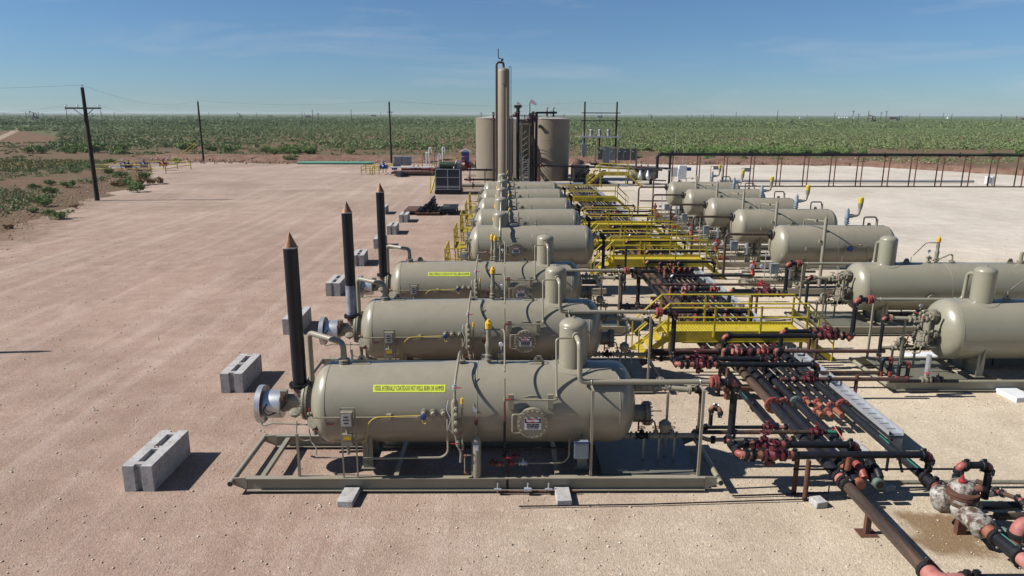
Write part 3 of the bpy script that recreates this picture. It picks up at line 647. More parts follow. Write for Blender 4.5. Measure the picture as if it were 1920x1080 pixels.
# ================================================================ NEAR ROW: three heater treaters
VR, ZA = .915, 1.67
def shell_prof(L, hd, seams=()):
    """profile along the axis from tip to tip, 2:1 heads, thin weld beads"""
    p = [(hd*(1-math.sin(a)), VR*math.cos(a)) for a in [math.pi/2*(1-j/14) for j in range(15)]]
    e = [(L-t, r) for t, r in reversed(p)]
    mid = []
    return p+mid+e
def rings(m, o, seams, r=VR):
    o = Vector(o)
    for s_ in seams: m.torus(o+Vector((s_, 0, 0)), (1, 0, 0), r+.001, .0065, 64, 5)
    return m
def dome_prof(r, z0, z1, hd=.16):
    return [(0, r), (z1-hd-z0, r)]+[(z1-hd-z0+hd*math.sin(a), r*math.cos(a)) for a in [math.pi/2*j/8 for j in range(1, 9)]]
def lug(par, x, yc, zt, mat='tan'):
    m = MB(); m.box(x-.2, x+.2, yc-.10, yc+.10, zt-.03, zt+.012)
    m.prism([(x-.13, zt), (x-.10, zt+.09), (x-.05, zt+.17), (x+.05, zt+.17), (x+.10, zt+.09), (x+.13, zt)], yc-.012, yc+.012)
    o = m.build('lifting_lug', mat, par); MB().lathe((x, yc-.016, zt+.10), (0, 1, 0), [(0, .03), (.032, .03)], 12).build('lug_hole', 'ink', o)
def manway(par, x, y, z, r=.34, sign=True):
    m = MB(); m.lathe((x, y+.30, z+.10), (0, -1, 0), [(0, r*1.28), (.06, r*1.25)], 36, cap=False)
    m.build('manway_pad', 'tan', par)
    m = MB(); m.rod((x, y+.4, z), (x, y, z), r*.8, n=30)
    m.lathe((x, y, z), (0, -1, 0), [(-.055, r), (-.012, r), (-.011, r*.96), (.0, r*.96), (.001, r), (.045, r)], 36)
    o = m.build('manway', 'tan', par)
    MB().bolts((x, y, z), (0, 1, 0), r*.87, 18, .021, .085).build('manway_bolts', 'tanf', o)
    MB().tube([(x-r*.75, y-.03, z+r*.62), (x-r*1.28, y-.03, z+r*.62), (x-r*1.28, y-.03, z-r*.62), (x-r*.75, y-.03, z-r*.62)], .018, 8, .05).build('davit', 'tan', o)
    if sign: danger(par, x, y-.05, z+r*.02, r*1.05)
def danger(par, x, y, z, w):
    h = w*.74; o = MB().box(x-w/2, x+w/2, y-.006, y, z-h/2, z+h/2).build('danger_sign', 'signwhite', par)
    MB().box(x-w*.48, x+w*.48, y-.009, y-.005, z+h*.06, z+h*.47).build('sign_header', 'ink', o)
    MB().lathe((x, y-.008, z+h*.265), (0, -1, 0), [(0, 1), (.003, 1)], 28)
    e = MB(); n_ = 28; vs = []
    for dy in (-.009, -.012):
        for k in range(n_): a = 2*math.pi*k/n_; vs.append((x+w*.43*math.cos(a), y+dy, z+h*.265+h*.17*math.sin(a)))
    e.add(vs, [tuple(range(n_)), tuple(range(2*n_-1, n_-1, -1))]+[(i, (i+1) % n_, n_+(i+1) % n_, n_+i) for i in range(n_)]); e.build('sign_oval', 'signred', o)
    text_mesh('DANGER', h*.27, 'signwhite', lambda a, b, c: (x+a, y-.0135-c, z+h*.265+b), o, sx=.95, bold=.004)
    for k, t in enumerate(('PERMIT REQUIRED', 'CONFINED SPACE', 'DO NOT ENTER')):
        text_mesh(t, h*.15, 'ink', lambda a, b, c, kk=k: (x+a, y-.0075-c, z-h*(.07+.15*kk)+b), o, sx=.82, bold=.003)
def skid(par, x0, x1, yc, w, ends=(True, True), z=.36, mat='tan'):
    hw = w/2
    for s in (-1, 1):
        y = yc+s*hw
        m = MB(); xa = x0+(.32 if ends[0] else 0); xb = x1-(.32 if ends[1] else 0)
        m.box(xa, xb, y-.075, y+.075, z-.022, z); m.box(xa, xb, y-.085, y+.085, .06, .082); m.box(xa+.001, xb-.001, y-.009, y+.009, .0825, z-.0225)
        m.build('skid_rail', mat, par)
        if ends[0]: MB().prism([(x0, z-.02), (x0, z-.16), (xa-.002, .06), (xa-.002, z-.001)], y-.02, y+.02).build('skid_nose', mat, par)
        if ends[1]: MB().prism([(x1, z-.02), (x1, z-.16), (xb+.002, .06), (xb+.002, z-.001)], y-.02, y+.02).build('skid_nose', mat, par)
    for x in (x0+.62, (x0*2+x1)/3, (x0+2*x1)/3, x1-.55): MB().box(x-.05, x+.05, yc-hw+.09, yc+hw-.09, z-.12, z-.025).build('cross_beam', mat, par)
    for e, x in ((ends[0], x0), (ends[1], x1)):
        if e:
            o = MB().rod((x, yc-hw-.13, z-.09), (x, yc+hw+.13, z-.09), .062, n=16).build('drag_pipe', mat, par)
            MB().lathe((x, yc-hw-.131, z-.09), (0, -1, 0), [(0, .050), (.004, .050)], 14).build('pipe_mouth', 'ink', o)
def saddle(par, x, yc, z0, za, w=.16, mat='tan', web=True):
    m = MB(); hw = VR*.82
    pts = [(yc-hw, z0)]+[(yc+math.cos(a)*VR*1.003, za+math.sin(a)*VR*1.003) for a in [R(180+25+130*j/12) for j in range(13)]]+[(yc+hw, z0)]
    pts = [(yc-hw*.9, z0)]+pts[1:-1]+[(yc+hw*.9, z0)]
    m.prism(pts, x-.012, x+.012, 'yz'); m.box(x-w/2, x+w/2, yc-hw*.95, yc-hw*.95+.014, z0, za-VR*.42); m.box(x-w/2, x+w/2, yc+hw*.95-.014, yc+hw*.95, z0, za-VR*.42)
    m.box(x-w/2, x+w/2, yc-.01, yc+.01, z0, za-VR); m.box(x-w*.7, x+w*.7, yc-hw, yc+hw, z0-.001, z0+.018)
    m.build('saddle', mat, par)
def relief_valve(par, x, y, z, h=.95, mat='tanf', cap='ycap', r=.045):
    m = MB(); m.lathe((x, y, z), (0, 0, 1), [(0, r), (.08, r), (.081, r*2.2), (.12, r*2.2), (.121, r), (.17, r), (.171, r*2), (.21, r*2), (.22, r*1.4), (h*.36, r*1.7), (h*.42, r*1.9), (h*.5, r*1.2), (h*.62, r*1.35), (h*.8, r*1.1)], 14)
    o = m.build('relief_valve', mat, par)
    MB().lathe((x, y, z+h*.8), (0, 0, 1), [(0, r*1.7), (h*.13, r*1.75), (h*.14, r*1.2), (h*.2, r*.7)], 14).build('valve_cap', cap, o)
    return o
def head_cluster(par, x, y, z, sg=-1, mat='tanf', seed=0, H_=1.3, W_=.7):
    """instrument bridle, small valves and gauge glass on a vessel head; sg points away from the head"""
    r = random.Random(seed)
    for k, dy in enumerate((-W_*.45, W_*.3)):
        xx = x+sg*(.16+.12*k); yy = y+dy
        m = MB().tube([(x, yy, z+H_*.38), (xx, yy, z+H_*.38), (xx, yy, z-H_*.45), (x, yy, z-H_*.45)], .032, 8, .05); m.rod((xx, yy, z-H_*.28), (xx, yy, z+H_*.25), .046, n=12)
        m.build('level_bridle', mat, par)
        for q in (-.36, -.05, .3):
            lever_valve(par, (xx+sg*.08, yy, z+H_*q), (0, 0, 1), .024, mat, 'vred' if r.random() < .4 else mat, up=(sg, -.3, 0), ldir=(0, -1, 0))
    for k, (dy, dz, rr) in enumerate(((-.05, .34, .10), (.22, -.12, .075), (-.3, -.42, .07), (.1, -.46, .06))):
        q = Vector((x-sg*.12, y+dy*W_, z+H_*dz)); m = MB()
        m.lathe(q, (sg, 0, 0), [(0, rr), (.14, rr), (.141, rr*1.75), (.175, rr*1.75), (.176, rr*1.5), (.186, rr*1.5), (.187, rr*1.75), (.222, rr*1.75), (.223, rr*.8), (.30, rr*.8)], 18); m.bolts(q+Vector((sg*.18, 0, 0)), (1, 0, 0), rr*1.52, 8, .011, .06)
        m.build('head_flange', mat, par)
        MB().tube([q+Vector((sg*.28, 0, 0)), q+Vector((sg*.46, 0, 0)), q+Vector((sg*.46, 0, -.22)), q+Vector((sg*.7, 0, -.22))], rr*.38, 8, .06).build('small_bore_pipe', mat, par)
    gauge(par, (x+sg*.25, y-W_*.5, z+H_*.5), .055)

def make_treater(label, org):
    x0 = -4.34; L = 7.29; t = thing('heater_treater', label, 'heater treater', org, 'heater treaters along the left of the pipe rack')
    Y0 = org[1]; P3 = lambda x, y, z: (x, Y0+y, z)
    # everything below is laid out at depth Y0
    o = rings(MB().lathe(P3(x0, 0, ZA), (1, 0, 0), shell_prof(L, .46), 72), P3(x0, 0, ZA), (.46, 3.74, L-.46)).build('vessel_shell', 'tan', t)
    d = MB(); d.lathe(P3(1.53, 0, 2.30), (0, 0, 1), dome_prof(.315, 2.30, 3.63), 40); d.build('dome', 'tan', t)
    MB().torus(P3(1.53, 0, 3.46), (0, 0, 1), .315, .006, 36, 5).lathe(P3(1.53, 0, 3.6), (0, 0, 1), [(0, .03), (.07, .03)], 8).build('dome_seam', 'tan', t)
    # reinforcing pad hugging the shell round the dome
    vs = []; fs = []; n_ = 40
    for rr in (.33, .47):
        for k in range(n_):
            a = 2*math.pi*k/n_; yy = rr*math.sin(a)
            for rad in (VR+.014,): vs.append(P3(1.53+rr*math.cos(a), yy, ZA+math.sqrt(rad**2-yy**2)))
    for k in range(n_): vs.append(P3(1.53+.475*math.cos(2*math.pi*k/n_), .475*math.sin(2*math.pi*k/n_), ZA+math.sqrt((VR-.002)**2-(.475*math.sin(2*math.pi*k/n_))**2)))
    for q in (0, 1):
        for k in range(n_): fs.append((q*n_+k, q*n_+(k+1) % n_, (q+1)*n_+(k+1) % n_, (q+1)*n_+k))
    MB().add(vs, fs).build('dome_pad', 'tan', t)
    skid(t, -5.9, 4.68, Y0-.05, 2.1); saddle(t, -3.02, Y0, .36, ZA, .22); saddle(t, 1.72, Y0, .36, ZA, .22)
    MB().box(2.15, 4.30, Y0-.96, Y0+.86, .33, .352).build('deck_plate', 'deckplate', t)
    lug(t, .76, Y0, ZA+VR); lug(t, -3.2, Y0, ZA+VR)
    # fire tube end: bolted flange, tube, flame arrestor, stack
    m = MB()
    m.lathe(P3(-4.52, 0, 1.68), (1, 0, 0), [(0, .43), (.05, .44), (.051, .40), (.07, .40), (.071, .44), (.12, .44), (.13, .37), (.35, .35)], 44)
    f_ = m.build('fire_tube_flange', 'tanf', t); MB().bolts(P3(-4.46, 0, 1.68), (1, 0, 0), .405, 30, .013, .10).build('flange_bolts', 'tanf', f_)
    m = MB(); m.lathe(P3(-5.0, 0, 1.70), (1, 0, 0), [(0, .13), (.05, .17), (.5, .175)], 28); m.build('fire_tube', 'tan', t)
    MB().box(-5.02, -4.88, Y0-.2, Y0-.06, 1.74, 1.98).build('burner_box', 'tanf', t)
    m = MB(); m.lathe(P3(-5.42, 0, 1.60), (1, 0, 0), [(0, .31), (.02, .315), (.38, .315), (.40, .29)], 40); a_ = m.build('arrestor_drum', 'alu', t)
    m = MB(); m.lathe(P3(-5.58, 0, 1.60), (1, 0, 0), [(0, .38), (.02, .43), (.14, .43), (.145, .40), (.10, .395), (.101, .3)], 48); m.build('arrestor_rim', 'alu', a_)
    MB().lathe(P3(-5.35, 0, 1.6), (1, 0, 0), [(0, .24), (.62, .13)], 24).build('burner_throat', 'tanf', t)
    MB().tube([P3(-5.30, -.31, 1.72), P3(-5.38, -.36, 1.60), P3(-5.3, -.36, 1.46), P3(-5.12, -.3, 1.5), P3(-4.98, -.22, 1.6), P3(-4.9, -.2, 1.72)], .016, 7, .06).build('burner_hose', 'wire', t)
    MB().tube([P3(-5.45, -.40, 1.36), P3(-5.37, -.46, 1.27), P3(-5.15, -.46, 1.33), P3(-4.3, -.52, 1.32), P3(-3.9, -.72, 1.33)], .018, 8, .03).tube([P3(-5.42, -.4, 1.27), P3(-5.28, -.4, 1.5)], .016, 6).build('fuel_gas_line', 'tanf', t)
    m = MB(); m.lathe(P3(-4.62, 0, 1.75), (0, 0, 1), [(0, .15), (.30, .15)], 26); m.build('stack_riser', 'pinkstub', t)
    MB().lathe(P3(-4.92, -.18, 1.84), (-1, -.3, 0), [(0, .1), (.05, .1)], 12).build('sight_port', 'rust', t)
    fl = MB(); fl.lathe(P3(-4.62, 0, 2.04), (0, 0, 1), [(0, .24), (.025, .24), (.026, .2), (.034, .2), (.035, .24), (.06, .24)], 30); fo = fl.build('stack_flange', 'coupling', t)
    MB().bolts(P3(-4.62, 0, 2.07), (0, 0, 1), .22, 12, .012, .06).build('flange_bolts', 'coupling', fo)
    so = MB().lathe(P3(-4.62, 0, 2.10), (0, 0, 1), [(0, .155), (3.11, .155)], 32).build('exhaust_stack', 'stack', t)
    MB().lathe(P3(-4.62, 0, 5.20), (0, 0, 1), [(0, .165), (.025, .165)], 28).build('stack_collar', 'galv', so)
    MB().lathe(P3(-4.62, 0, 5.225), (0, 0, 1), [(0, .152), (.31, .010)], 24).build('stack_cone', 'copper', so)
    # vent loop
    m = MB(); m.lathe(P3(-3.6, 0, 2.5), (0, 0, 1), [(0, .075), (.09, .075), (.091, .13), (.125, .13), (.126, .09), (.14, .09), (.141, .13), (.175, .13), (.18, .07), (.3, .07)], 18); vo_ = m.build('vent_nozzle', 'tan', t)
    MB().tube([P3(-3.6, 0, 2.7), P3(-3.6, 0, 3.06), P3(-4.56, .75, 3.06), P3(-4.56, .75, .5)], .066, 14, .16).build('vent_pipe', 'tan', t)
    MB().tube([P3(-4.2, -.1, 1.25), P3(-4.2, -.1, .75), P3(-3.9, -.1, .72)], .05, 10, .1).build('drain_pipe', 'tan', t)
    # gas outlet
    m = MB(); m.rod(P3(1.53, -.28, 3.32), P3(1.58, -.46, 3.32), .055, n=12); m.lathe(P3(1.56, -.36, 3.32), (.25, -1, 0), [(0, .10), (.05, .10)], 14)
    m.tube([P3(1.56, -.42, 3.32), P3(1.60, -.70, 3.26), P3(1.62, -.72, 2.40), P3(4.44, -.72, 2.40)], .058, 14, .16); m.build('gas_outlet_pipe', 'tan', t)
    MB().lathe(P3(4.42, -.72, 2.40), (1, 0, 0), [(0, .06), (.03, .125), (.06, .125)], 18).build('outlet_flange', 'red', t)
    for x in (1.87, 4.22):
        MB().box(x-.028, x+.028, Y0-1.09, Y0-1.03, .36, 2.34).build('pipe_stand', 'tan', t)
        MB().torus(P3(x, -.72, 2.40), (1, 0, 0), .064, .012, 14, 5).box(x-.02, x+.02, Y0-1.06, Y0-.66, 2.32, 2.345).build('pipe_clamp', 'tan', t)
    MB().tube([P3(1.5, -.34, 3.28), P3(1.12, -.40, 3.28), P3(1.12, -.80, 2.12), P3(1.12, -1.0, 2.10), P3(.02, -1.0, 2.10)], .022, 8, .08).build('fuel_gas_pipe', 'tan', t)
    for x in (.14, .98): MB().box(x-.06, x+.06, Y0-.96, Y0-.88, 1.86, 2.2).build('pipe_bracket', 'tan', t)
    m = MB().rod(P3(-.0, -1.02, 1.72), P3(-.0, -1.02, 2.6), .016, n=8); m.build('sensing_line', 'tanf', t)
    MB().rod(P3(0, -1.02, 1.6), P3(0, -1.02, 2.1), .02, n=8).build('red_valve_stem', 'maroon', t)
    MB().rod(P3(0, -1.02, .80), P3(0, -1.02, 1.62), .027, n=8).build('drip_pipe', 'black', t)
    lever_valve(t, P3(.0, -1.04, 2.14), (0, 0, 1), .018, 'tanf', 'vred', ldir=(1, 0, 0)); lever_valve(t, P3(.0, -1.04, .80), (1, 0, 0), .03, 'rust', 'vred', ldir=(1, 0, 0))
    manway(t, .60, Y0-1.06, 1.60)
    # level column and gauges
    m = MB(); m.lathe(P3(-1.06, -1.10, 1.35), (0, 0, 1), [(0, .03), (.06, .075), (.75, .075), (.82, .03)], 16)
    for z in (1.48, 1.66, 1.84, 1.98): m.lathe(P3(-1.03, -1.17, z), (.3, -1, 0), [(0, .05), (.06, .05), (.065, .03), (.09, .03)], 10)
    m.build('level_column', 'tanf', t)
    m = MB().tube([P3(-1.06, -1.10, 2.15), P3(-1.05, -1.0, 2.5), P3(-1.0, -.2, 2.88), P3(-.98, 0, 2.86), P3(-.98, 0, 2.55)], .028, 8, .08); m.lathe(P3(-.98, 0, 2.56), (0, 0, 1), [(0, .05), (.06, .05), (.061, .1), (.1, .1), (.11, .05)], 12); m.build('bridle_pipe', 'tanf', t)
    lever_valve(t, P3(-1.06, -1.08, 2.42), (0, 0, 1), .028, 'galv', 'vred', ldir=(1, 0, 0)); lever_valve(t, P3(-1.0, -1.12, 1.17), (0, 0, 1), .03, 'tanf', 'vred', ldir=(-1, 0, 0))
    MB().tube([P3(-1.05, -1.12, 1.36), P3(-1.0, -1.12, 1.1), P3(-.93, -1.12, .95), P3(-.95, -1.12, .72)], .03, 8, .05).build('column_drain', 'tanf', t)
    s_ = MB().rod(P3(-.90, -1.14, 1.02), P3(-.90, -1.14, 2.10), .022, n=8); s_.build('gauge_glass', 'tanf', t); MB().lathe(P3(-.90, -1.14, 2.08), (0, 0, 1), [(0, .032), (.12, .03)], 10).build('yellow_tip', 'ycap', t)
    MB().lathe(P3(-.97, -1.17, 1.42), (0, -1, 0), [(0, .04), (.04, .04)], 10).build('glass_cock', 'orange', t)
    for k, x in enumerate((-1.72, -1.52, -1.30)):
        m = MB(); m.lathe(P3(x, -.82, 1.80), (.0, -1, 0), [(0, .05), (.12, .05), (.121, .085), (.16, .085), (.17, .05), (.22, .06), (.25, .04)], 12); m.rod(P3(x, -.9, 1.84), P3(x+.1, -.86, 1.7), .03, n=8); m.build('level_switch', 'tanf', t)
    MB().lathe(P3(-1.72, -1.08, 1.76), (0, -1, 0), [(0, .065), (.05, .065), (.055, .04)], 12).build('blue_transmitter', 'blue', t)
    MB().tube([P3(-1.2, -1.0, 2.1), P3(-1.24, -1.05, 1.9), P3(-1.14, -1.12, 1.72), P3(-1.2, -1.12, 1.5), P3(-1.0, -1.12, 1.3)], .012, 6, .06).build('cable_loop', 'galv', t)
    MB().tube([P3(-1.22, -1.04, 1.72), P3(-1.22, -1.06, .92), P3(-1.35, -1.06, .80), P3(-3.05, -1.06, .78)], .024, 8, .10).build('conduit_bottom', 'tan', t)
    MB().tube([P3(-4.1, -.95, 1.68), P3(-1.85, -.98, 1.70)], .020, 8).build('conduit_rail', 'tanf', t)
    MB().tube([P3(-3.05, -1.12, 1.17), P3(-2.95, -1.12, 1.25), P3(-2.9, -1.06, 1.62), P3(-2.75, -1.02, 1.72), P3(-1.8, -1.02, 1.755)], .013, 8, .08).tube([P3(-1.72, -1.11, 1.74), P3(-1.66, -1.12, 1.64), P3(-1.72, -1.12, 1.60), P3(-1.75, -1.11, 1.7)], .011, 6, .03).build('yellow_conduit', 'yhose', t)
    for x in (-2.48,): MB().box(x-.05, x+.05, Y0-1.0, Y0-.9, 1.60, 1.76).build('pipe_bracket', 'tan', t)
    # control boxes on their stand
    m = MB()
    for x in (-3.47, -3.17): m.box(x-.015, x+.015, Y0-1.14, Y0-1.11, .36, 1.98)
    m.box(-3.48, -3.16, Y0-1.14, Y0-1.11, 1.95, 1.98); m.box(-3.48, -3.16, Y0-1.14, Y0-1.11, 1.30, 1.33); m.build('panel_stand', 'tan', t)
    c = MB().box(-3.45, -3.20, Y0-1.28, Y0-1.145, 1.60, 1.93).build('control_box', 'tanf', t)
    MB().box(-3.43, -3.22, Y0-1.287, Y0-1.2805, 1.63, 1.90).build('meter_face', 'galv', c)
    b = MB()
    for z, w_ in ((1.84, .10), (1.77, .13), (1.70, .10)): b.box(-3.325-w_/2, -3.325+w_/2, Y0-1.292, Y0-1.2875, z-.014, z+.014)
    b.build('meter_window', 'ink', c)
    c = MB().box(-3.44, -3.22, Y0-1.25, Y0-1.145, 1.16, 1.42).build('junction_box', 'tanf', t); MB().box(-3.41, -3.25, Y0-1.254, Y0-1.2505, 1.30, 1.38).build('box_label', 'ycap', c)
    MB().rod(P3(-3.33, -1.19, .95), P3(-3.33, -1.19, 1.6), .035, n=10).build('conduit_drop', 'tanf', t)
    # the warning strip wrapped on the shell
    Rv = VR+.004; x1, x2 = -2.84, -1.28; vs = []; a0, a1 = R(34.0), R(44.5); n_ = 6
    for rad in (Rv, Rv+.003):
        for k in range(n_+1):
            a = a0+(a1-a0)*k/n_
            for x in (x1, x2): vs.append(P3(x, -math.cos(a)*rad, ZA+math.sin(a)*rad))
    fs = []; q = 2*(n_+1)
    for k in range(n_): fs += [(2*k, 2*k+1, 2*k+3, 2*k+2), (q+2*k, q+2*k+2, q+2*k+3, q+2*k+1)]
    fs += [(0, q, q+1, 1), (2*n_, 2*n_+1, q+2*n_+1, q+2*n_)]
    lb = MB().add(vs, fs).build('warning_strip', 'lime', t)
    def wrap(a, b, c): 
        an = (a0+a1)/2+b/Rv; rad = Rv+.0045+c; return P3((x1+x2)/2+a, -math.cos(an)*rad, ZA+math.sin(an)*rad)
    tx = text_mesh('VESSEL INTERNALLY COATED-DO NOT WELD, BURN OR HAMMER', .15, 'ink', wrap, lb, sx=.333, extr=.001, bold=0)
    # standpipe, small lines, relief valves
    s_ = MB().lathe(P3(-.61, -1.06, .36), (0, 0, 1), [(0, .105), (.86, .105), (.93, .05), (.95, .03)], 20).build('drip_pot', 'tan', t)
    MB().box(-.66, -.56, Y0-1.175, Y0-1.168, 1.02, 1.14).build('pot_tag', 'signwhite', s_)
    MB().rod(P3(-.61, -1.06, 1.28), P3(-.61, -1.06, 1.72), .022, n=8).rod(P3(-.66, -.93, 1.85), P3(-.66, -.55, 2.5), .010, n=6).build('pot_riser', 'tanf', t)
    lever_valve(t, P3(-.61, -1.08, 1.62), (0, 0, 1), .022, 'rust', 'vred'); gauge(t, P3(-.63, -1.1, 1.92), .06)
    m = MB().tube([P3(-.78, -1.14, .46), P3(-.86, -1.14, .48), P3(-.86, -1.14, .88), P3(-.72, -1.14, .90)], .016, 6, .03); m.build('sight_glass', 'tanf', t)
    for z in (.48, .88): MB().lathe(P3(-.88, -1.14, z), (1, 0, 0), [(0, .035), (.05, .035)], 10).build('sight_valve', 'orange', t)
    relief_valve(t, -.36, Y0, ZA+VR-.01, 1.02)
    m = MB().lathe(P3(-.08, 0, ZA+VR-.02), (0, 0, 1), [(0, .035), (.05, .035), (.051, .09), (.09, .09), (.1, .03), (.3, .03)], 12); m.box(-.16, 0, Y0-.05, Y0+.05, 2.72, 2.82); m.build('gauge_nozzle', 'tanf', t); gauge(t, P3(-.08, -.06, 3.03), .055)
    m = MB().tube([P3(-.36, 0, 3.36), P3(-.1, 0, 3.36), P3(-.02, -.02, 3.36), P3(0, -.2, 3.3), P3(0, -.9, 2.7)], .02, 7, .05); m.build('pilot_line', 'tanf', t)
    # bottom front small bore piping
    MB().rod(P3(.06, -1.1, .05), P3(.06, -1.1, .95), .028, n=8).build('sump_pipe', 'black', t)
    for dx, z, mt in ((-.38, .62, 'rust'), (-.22, .60, 'orange'), (.0, .62, 'vred'), (.13, .78, 'maroon'), (.28, .62, 'galv')):
        valve(t, P3(.12+dx, -.98, z), (1, 0, 0), .035, mt, None)
    MB().tube([P3(-.3, -.98, .62), P3(1.25, -.98, .62), P3(1.4, -.98, .75), P3(1.4, -.98, 1.2)], .018, 7, .1).build('instrument_line', 'tanf', t)
    MB().tube([P3(-.9, -.98, 1.0), P3(.9, -.98, .98), P3(1.3, -.98, .98)], .022, 7).build('header_line', 'black', t)
    b = MB().box(1.50, 1.80, Y0-1.14, Y0-1.0, .80, 1.18).build('switch_box', 'gbox', t); MB().box(1.5, 1.8, Y0-1.145, Y0-1.1405, 1.16, 1.20).build('box_lid', 'blue', b)
    for x, r_ in ((-.15, .03), (.5, .05), (.95, .03)):
        MB().tube([P3(x, -1.2, .05), P3(x, -1.25, .28)], .02, 6).lathe(P3(x, -1.25, .14), (1, 0, 0), [(-.08, r_), (.08, r_)], 10).build('drain_valve', 'galv', t)
    MB().tube([P3(-.15, -1.22, .08), P3(1.6, -1.22, .08)], .02, 6).build('drain_line', 'rust', t)
    # right head: man nozzle and outlet piping
    m = MB(); m.rod(P3(2.7, 0, 1.36), P3(3.25, 0, 1.36), .2, n=26); m.lathe(P3(3.2, 0, 1.36), (1, 0, 0), [(0, .28), (.05, .28), (.051, .25), (.06, .25), (.061, .28), (.11, .28)], 32); f_ = m.build('end_nozzle', 'tanf', t)
    MB().bolts(P3(3.255, 0, 1.36), (1, 0, 0), .25, 16, .016, .10).build('flange_bolts', 'tanf', f_); MB().tube([P3(3.32, -.2, 1.5), P3(3.55, -.2, 1.5)], .012, 6).build('nozzle_rod', 'coupling', f_)
    m = MB().tube([P3(2.6, .1, 1.98), P3(2.95, .1, 2.0), P3(4.15, -.1, 1.98)], .06, 12, .05).lathe(P3(4.15, -.1, 1.98), (1, 0, 0), [(0, .11), (.05, .11)], 14); m.build('oil_outlet_pipe', 'tan', t)
    valve(t, P3(3.12, .08, 1.99), (1, 0, 0), .06, 'tanf', 'tanf'); valve(t, P3(3.52, .03, 1.99), (1, 0, 0), .06, 'tanf', 'tanf', up=(0, -.3, 1))
    m = MB().tube([P3(2.2, -.3, .98), P3(2.7, -.3, .95), P3(4.3, -.3, .95)], .055, 12, .05); m.build('water_outlet_pipe', 'tanf', t)
    for k, x in enumerate((2.75, 3.1, 3.42, 3.78)): valve(t, P3(x, -.3, .95), (1, 0, 0), .055, 'tanf' if k != 1 else 'coupling', 'tanf' if k % 2 else 'maroon')
    MB().lathe(P3(3.62, -.3, 1.05), (0, 0, 1), [(0, .1), (.1, .14), (.2, .14), (.28, .05)], 16).build('dump_valve', 'tanf', t)
    MB().tube([P3(3.0, -.4, 1.1), P3(3.0, -.4, 1.35), P3(3.35, -.4, 1.35), P3(3.4, -.4, 1.15)], .02, 6, .05).build('supply_tube', 'rust', t)
    for x, y in ((3.15, -.3), (3.5, -.3), (3.85, -.3), (3.7, -.1)): MB().box(x-.025, x+.025, Y0+y-.025, Y0+y+.025, .353, .9 if y < -.2 else 1.92).build('outlet_stand', 'tan', t)
    # left head small bore
    for k, (x, y, z) in enumerate(((-4.25, -.62, 1.62), (-4.15, -.66, 1.28), (-3.95, -.78, 1.66), (-3.82, -.86, 1.50))):
        lever_valve(t, P3(x, y, z), (1, 0, 0), .028, 'tanf', 'vred', ldir=(1, 0, 0) if k % 2 else (0, 0, 1))
    m = MB(); m.lathe(P3(-4.62, -.5, 1.5), (.1, -.4, 1), [(0, .03), (.1, .03), (.11, .12), (.14, .13), (.17, .12), (.19, .04)], 18); m.build('gas_regulator', 'tanf', t)
    m = MB(); m.lathe(P3(-4.1, -.5, 1.42), (-.5, -1, .2), [(0, .08), (.18, .09), (.19, .14), (.24, .14)], 16); m.build('thermowell', 'tanf', t)
    MB().box(-4.47, -4.42, Y0-1.08, Y0-1.03, .36, 1.36).build('pipe_stand', 'tan', t)
    MB().tube([P3(-4.6, -.5, 1.4), P3(-4.6, -.6, 1.1), P3(-4.45, -.62, .98), P3(-4.3, -.62, 1.0)], .013, 6, .06).tube([P3(-4.3, -.66, 1.3), P3(-4.25, -.7, 1.0), P3(-4.12, -.8, .9), P3(-4.1, -.9, .78)], .013, 6, .05).build('tubing', 'tanf', t)
    MB().tube([P3(-4.1, -1.02, .80), P3(-4.2, -1.02, .82), P3(-4.1, -1.02, .78), P3(-3.5, -1.02, .78)], .016, 6, .03).build('tubing', 'tanf', t)
    return t
MT['pinkstub'] = paint('faded_primer_stub', (.20, .13, .115), (.15, .095, .085), .6)
T1 = make_treater('nearest olive horizontal heater treater on its long skid at the front of the row', (0, 15.13, 0))
T2 = copy_tree(T1, (0, 20.75, 0), 'second heater treater from the front, its black stack pale grey near the base')
T3 = copy_tree(T1, (0, 26.45, 0), 'third olive heater treater from the front, farthest of the three with tall black stacks')
for o in COL.objects:
    if o.parent == T2 and o.name.startswith('exhaust_stack'):
        s = MB().lathe((-4.62, 15.13, 2.13), (0, 0, 1), [(0, .1575), (.35, .1575), (.9, .1565)], 32).build('pale_band', 'stackpale', None, org=(0, 15.13, 0)); s.parent = o; s.location = (0, 0, 0)  # patchy pale grey sleeve round the lower part of the stack
    # the middle treater carries no readable yellow strip in the photograph
_w = [o for o in COL.objects if o.parent == T2 and o.name.startswith('warning_strip')][0]
for c in [c for c in COL.objects if c.parent == _w]+[_w]: bpy.data.objects.remove(c)
# ================================================================ right near row: the same treaters turned round, slightly greener base colour
_t = MT['tan']; MT['tan'] = MT['sage']
T4 = make_treater('nearest grey green heater treater at the right edge, its valve covered head facing the rack', (0, 20.75, 0))
T4['group'] = 'heater treaters right of the pipe rack'
T4.location = (16.0, 20.75, 0); T4.rotation_euler = (0, 0, math.pi)
for k, (y, z) in enumerate(((.28, 2.12), (-.25, 1.95))):
    pass
_o = (0, 20.75, 0)
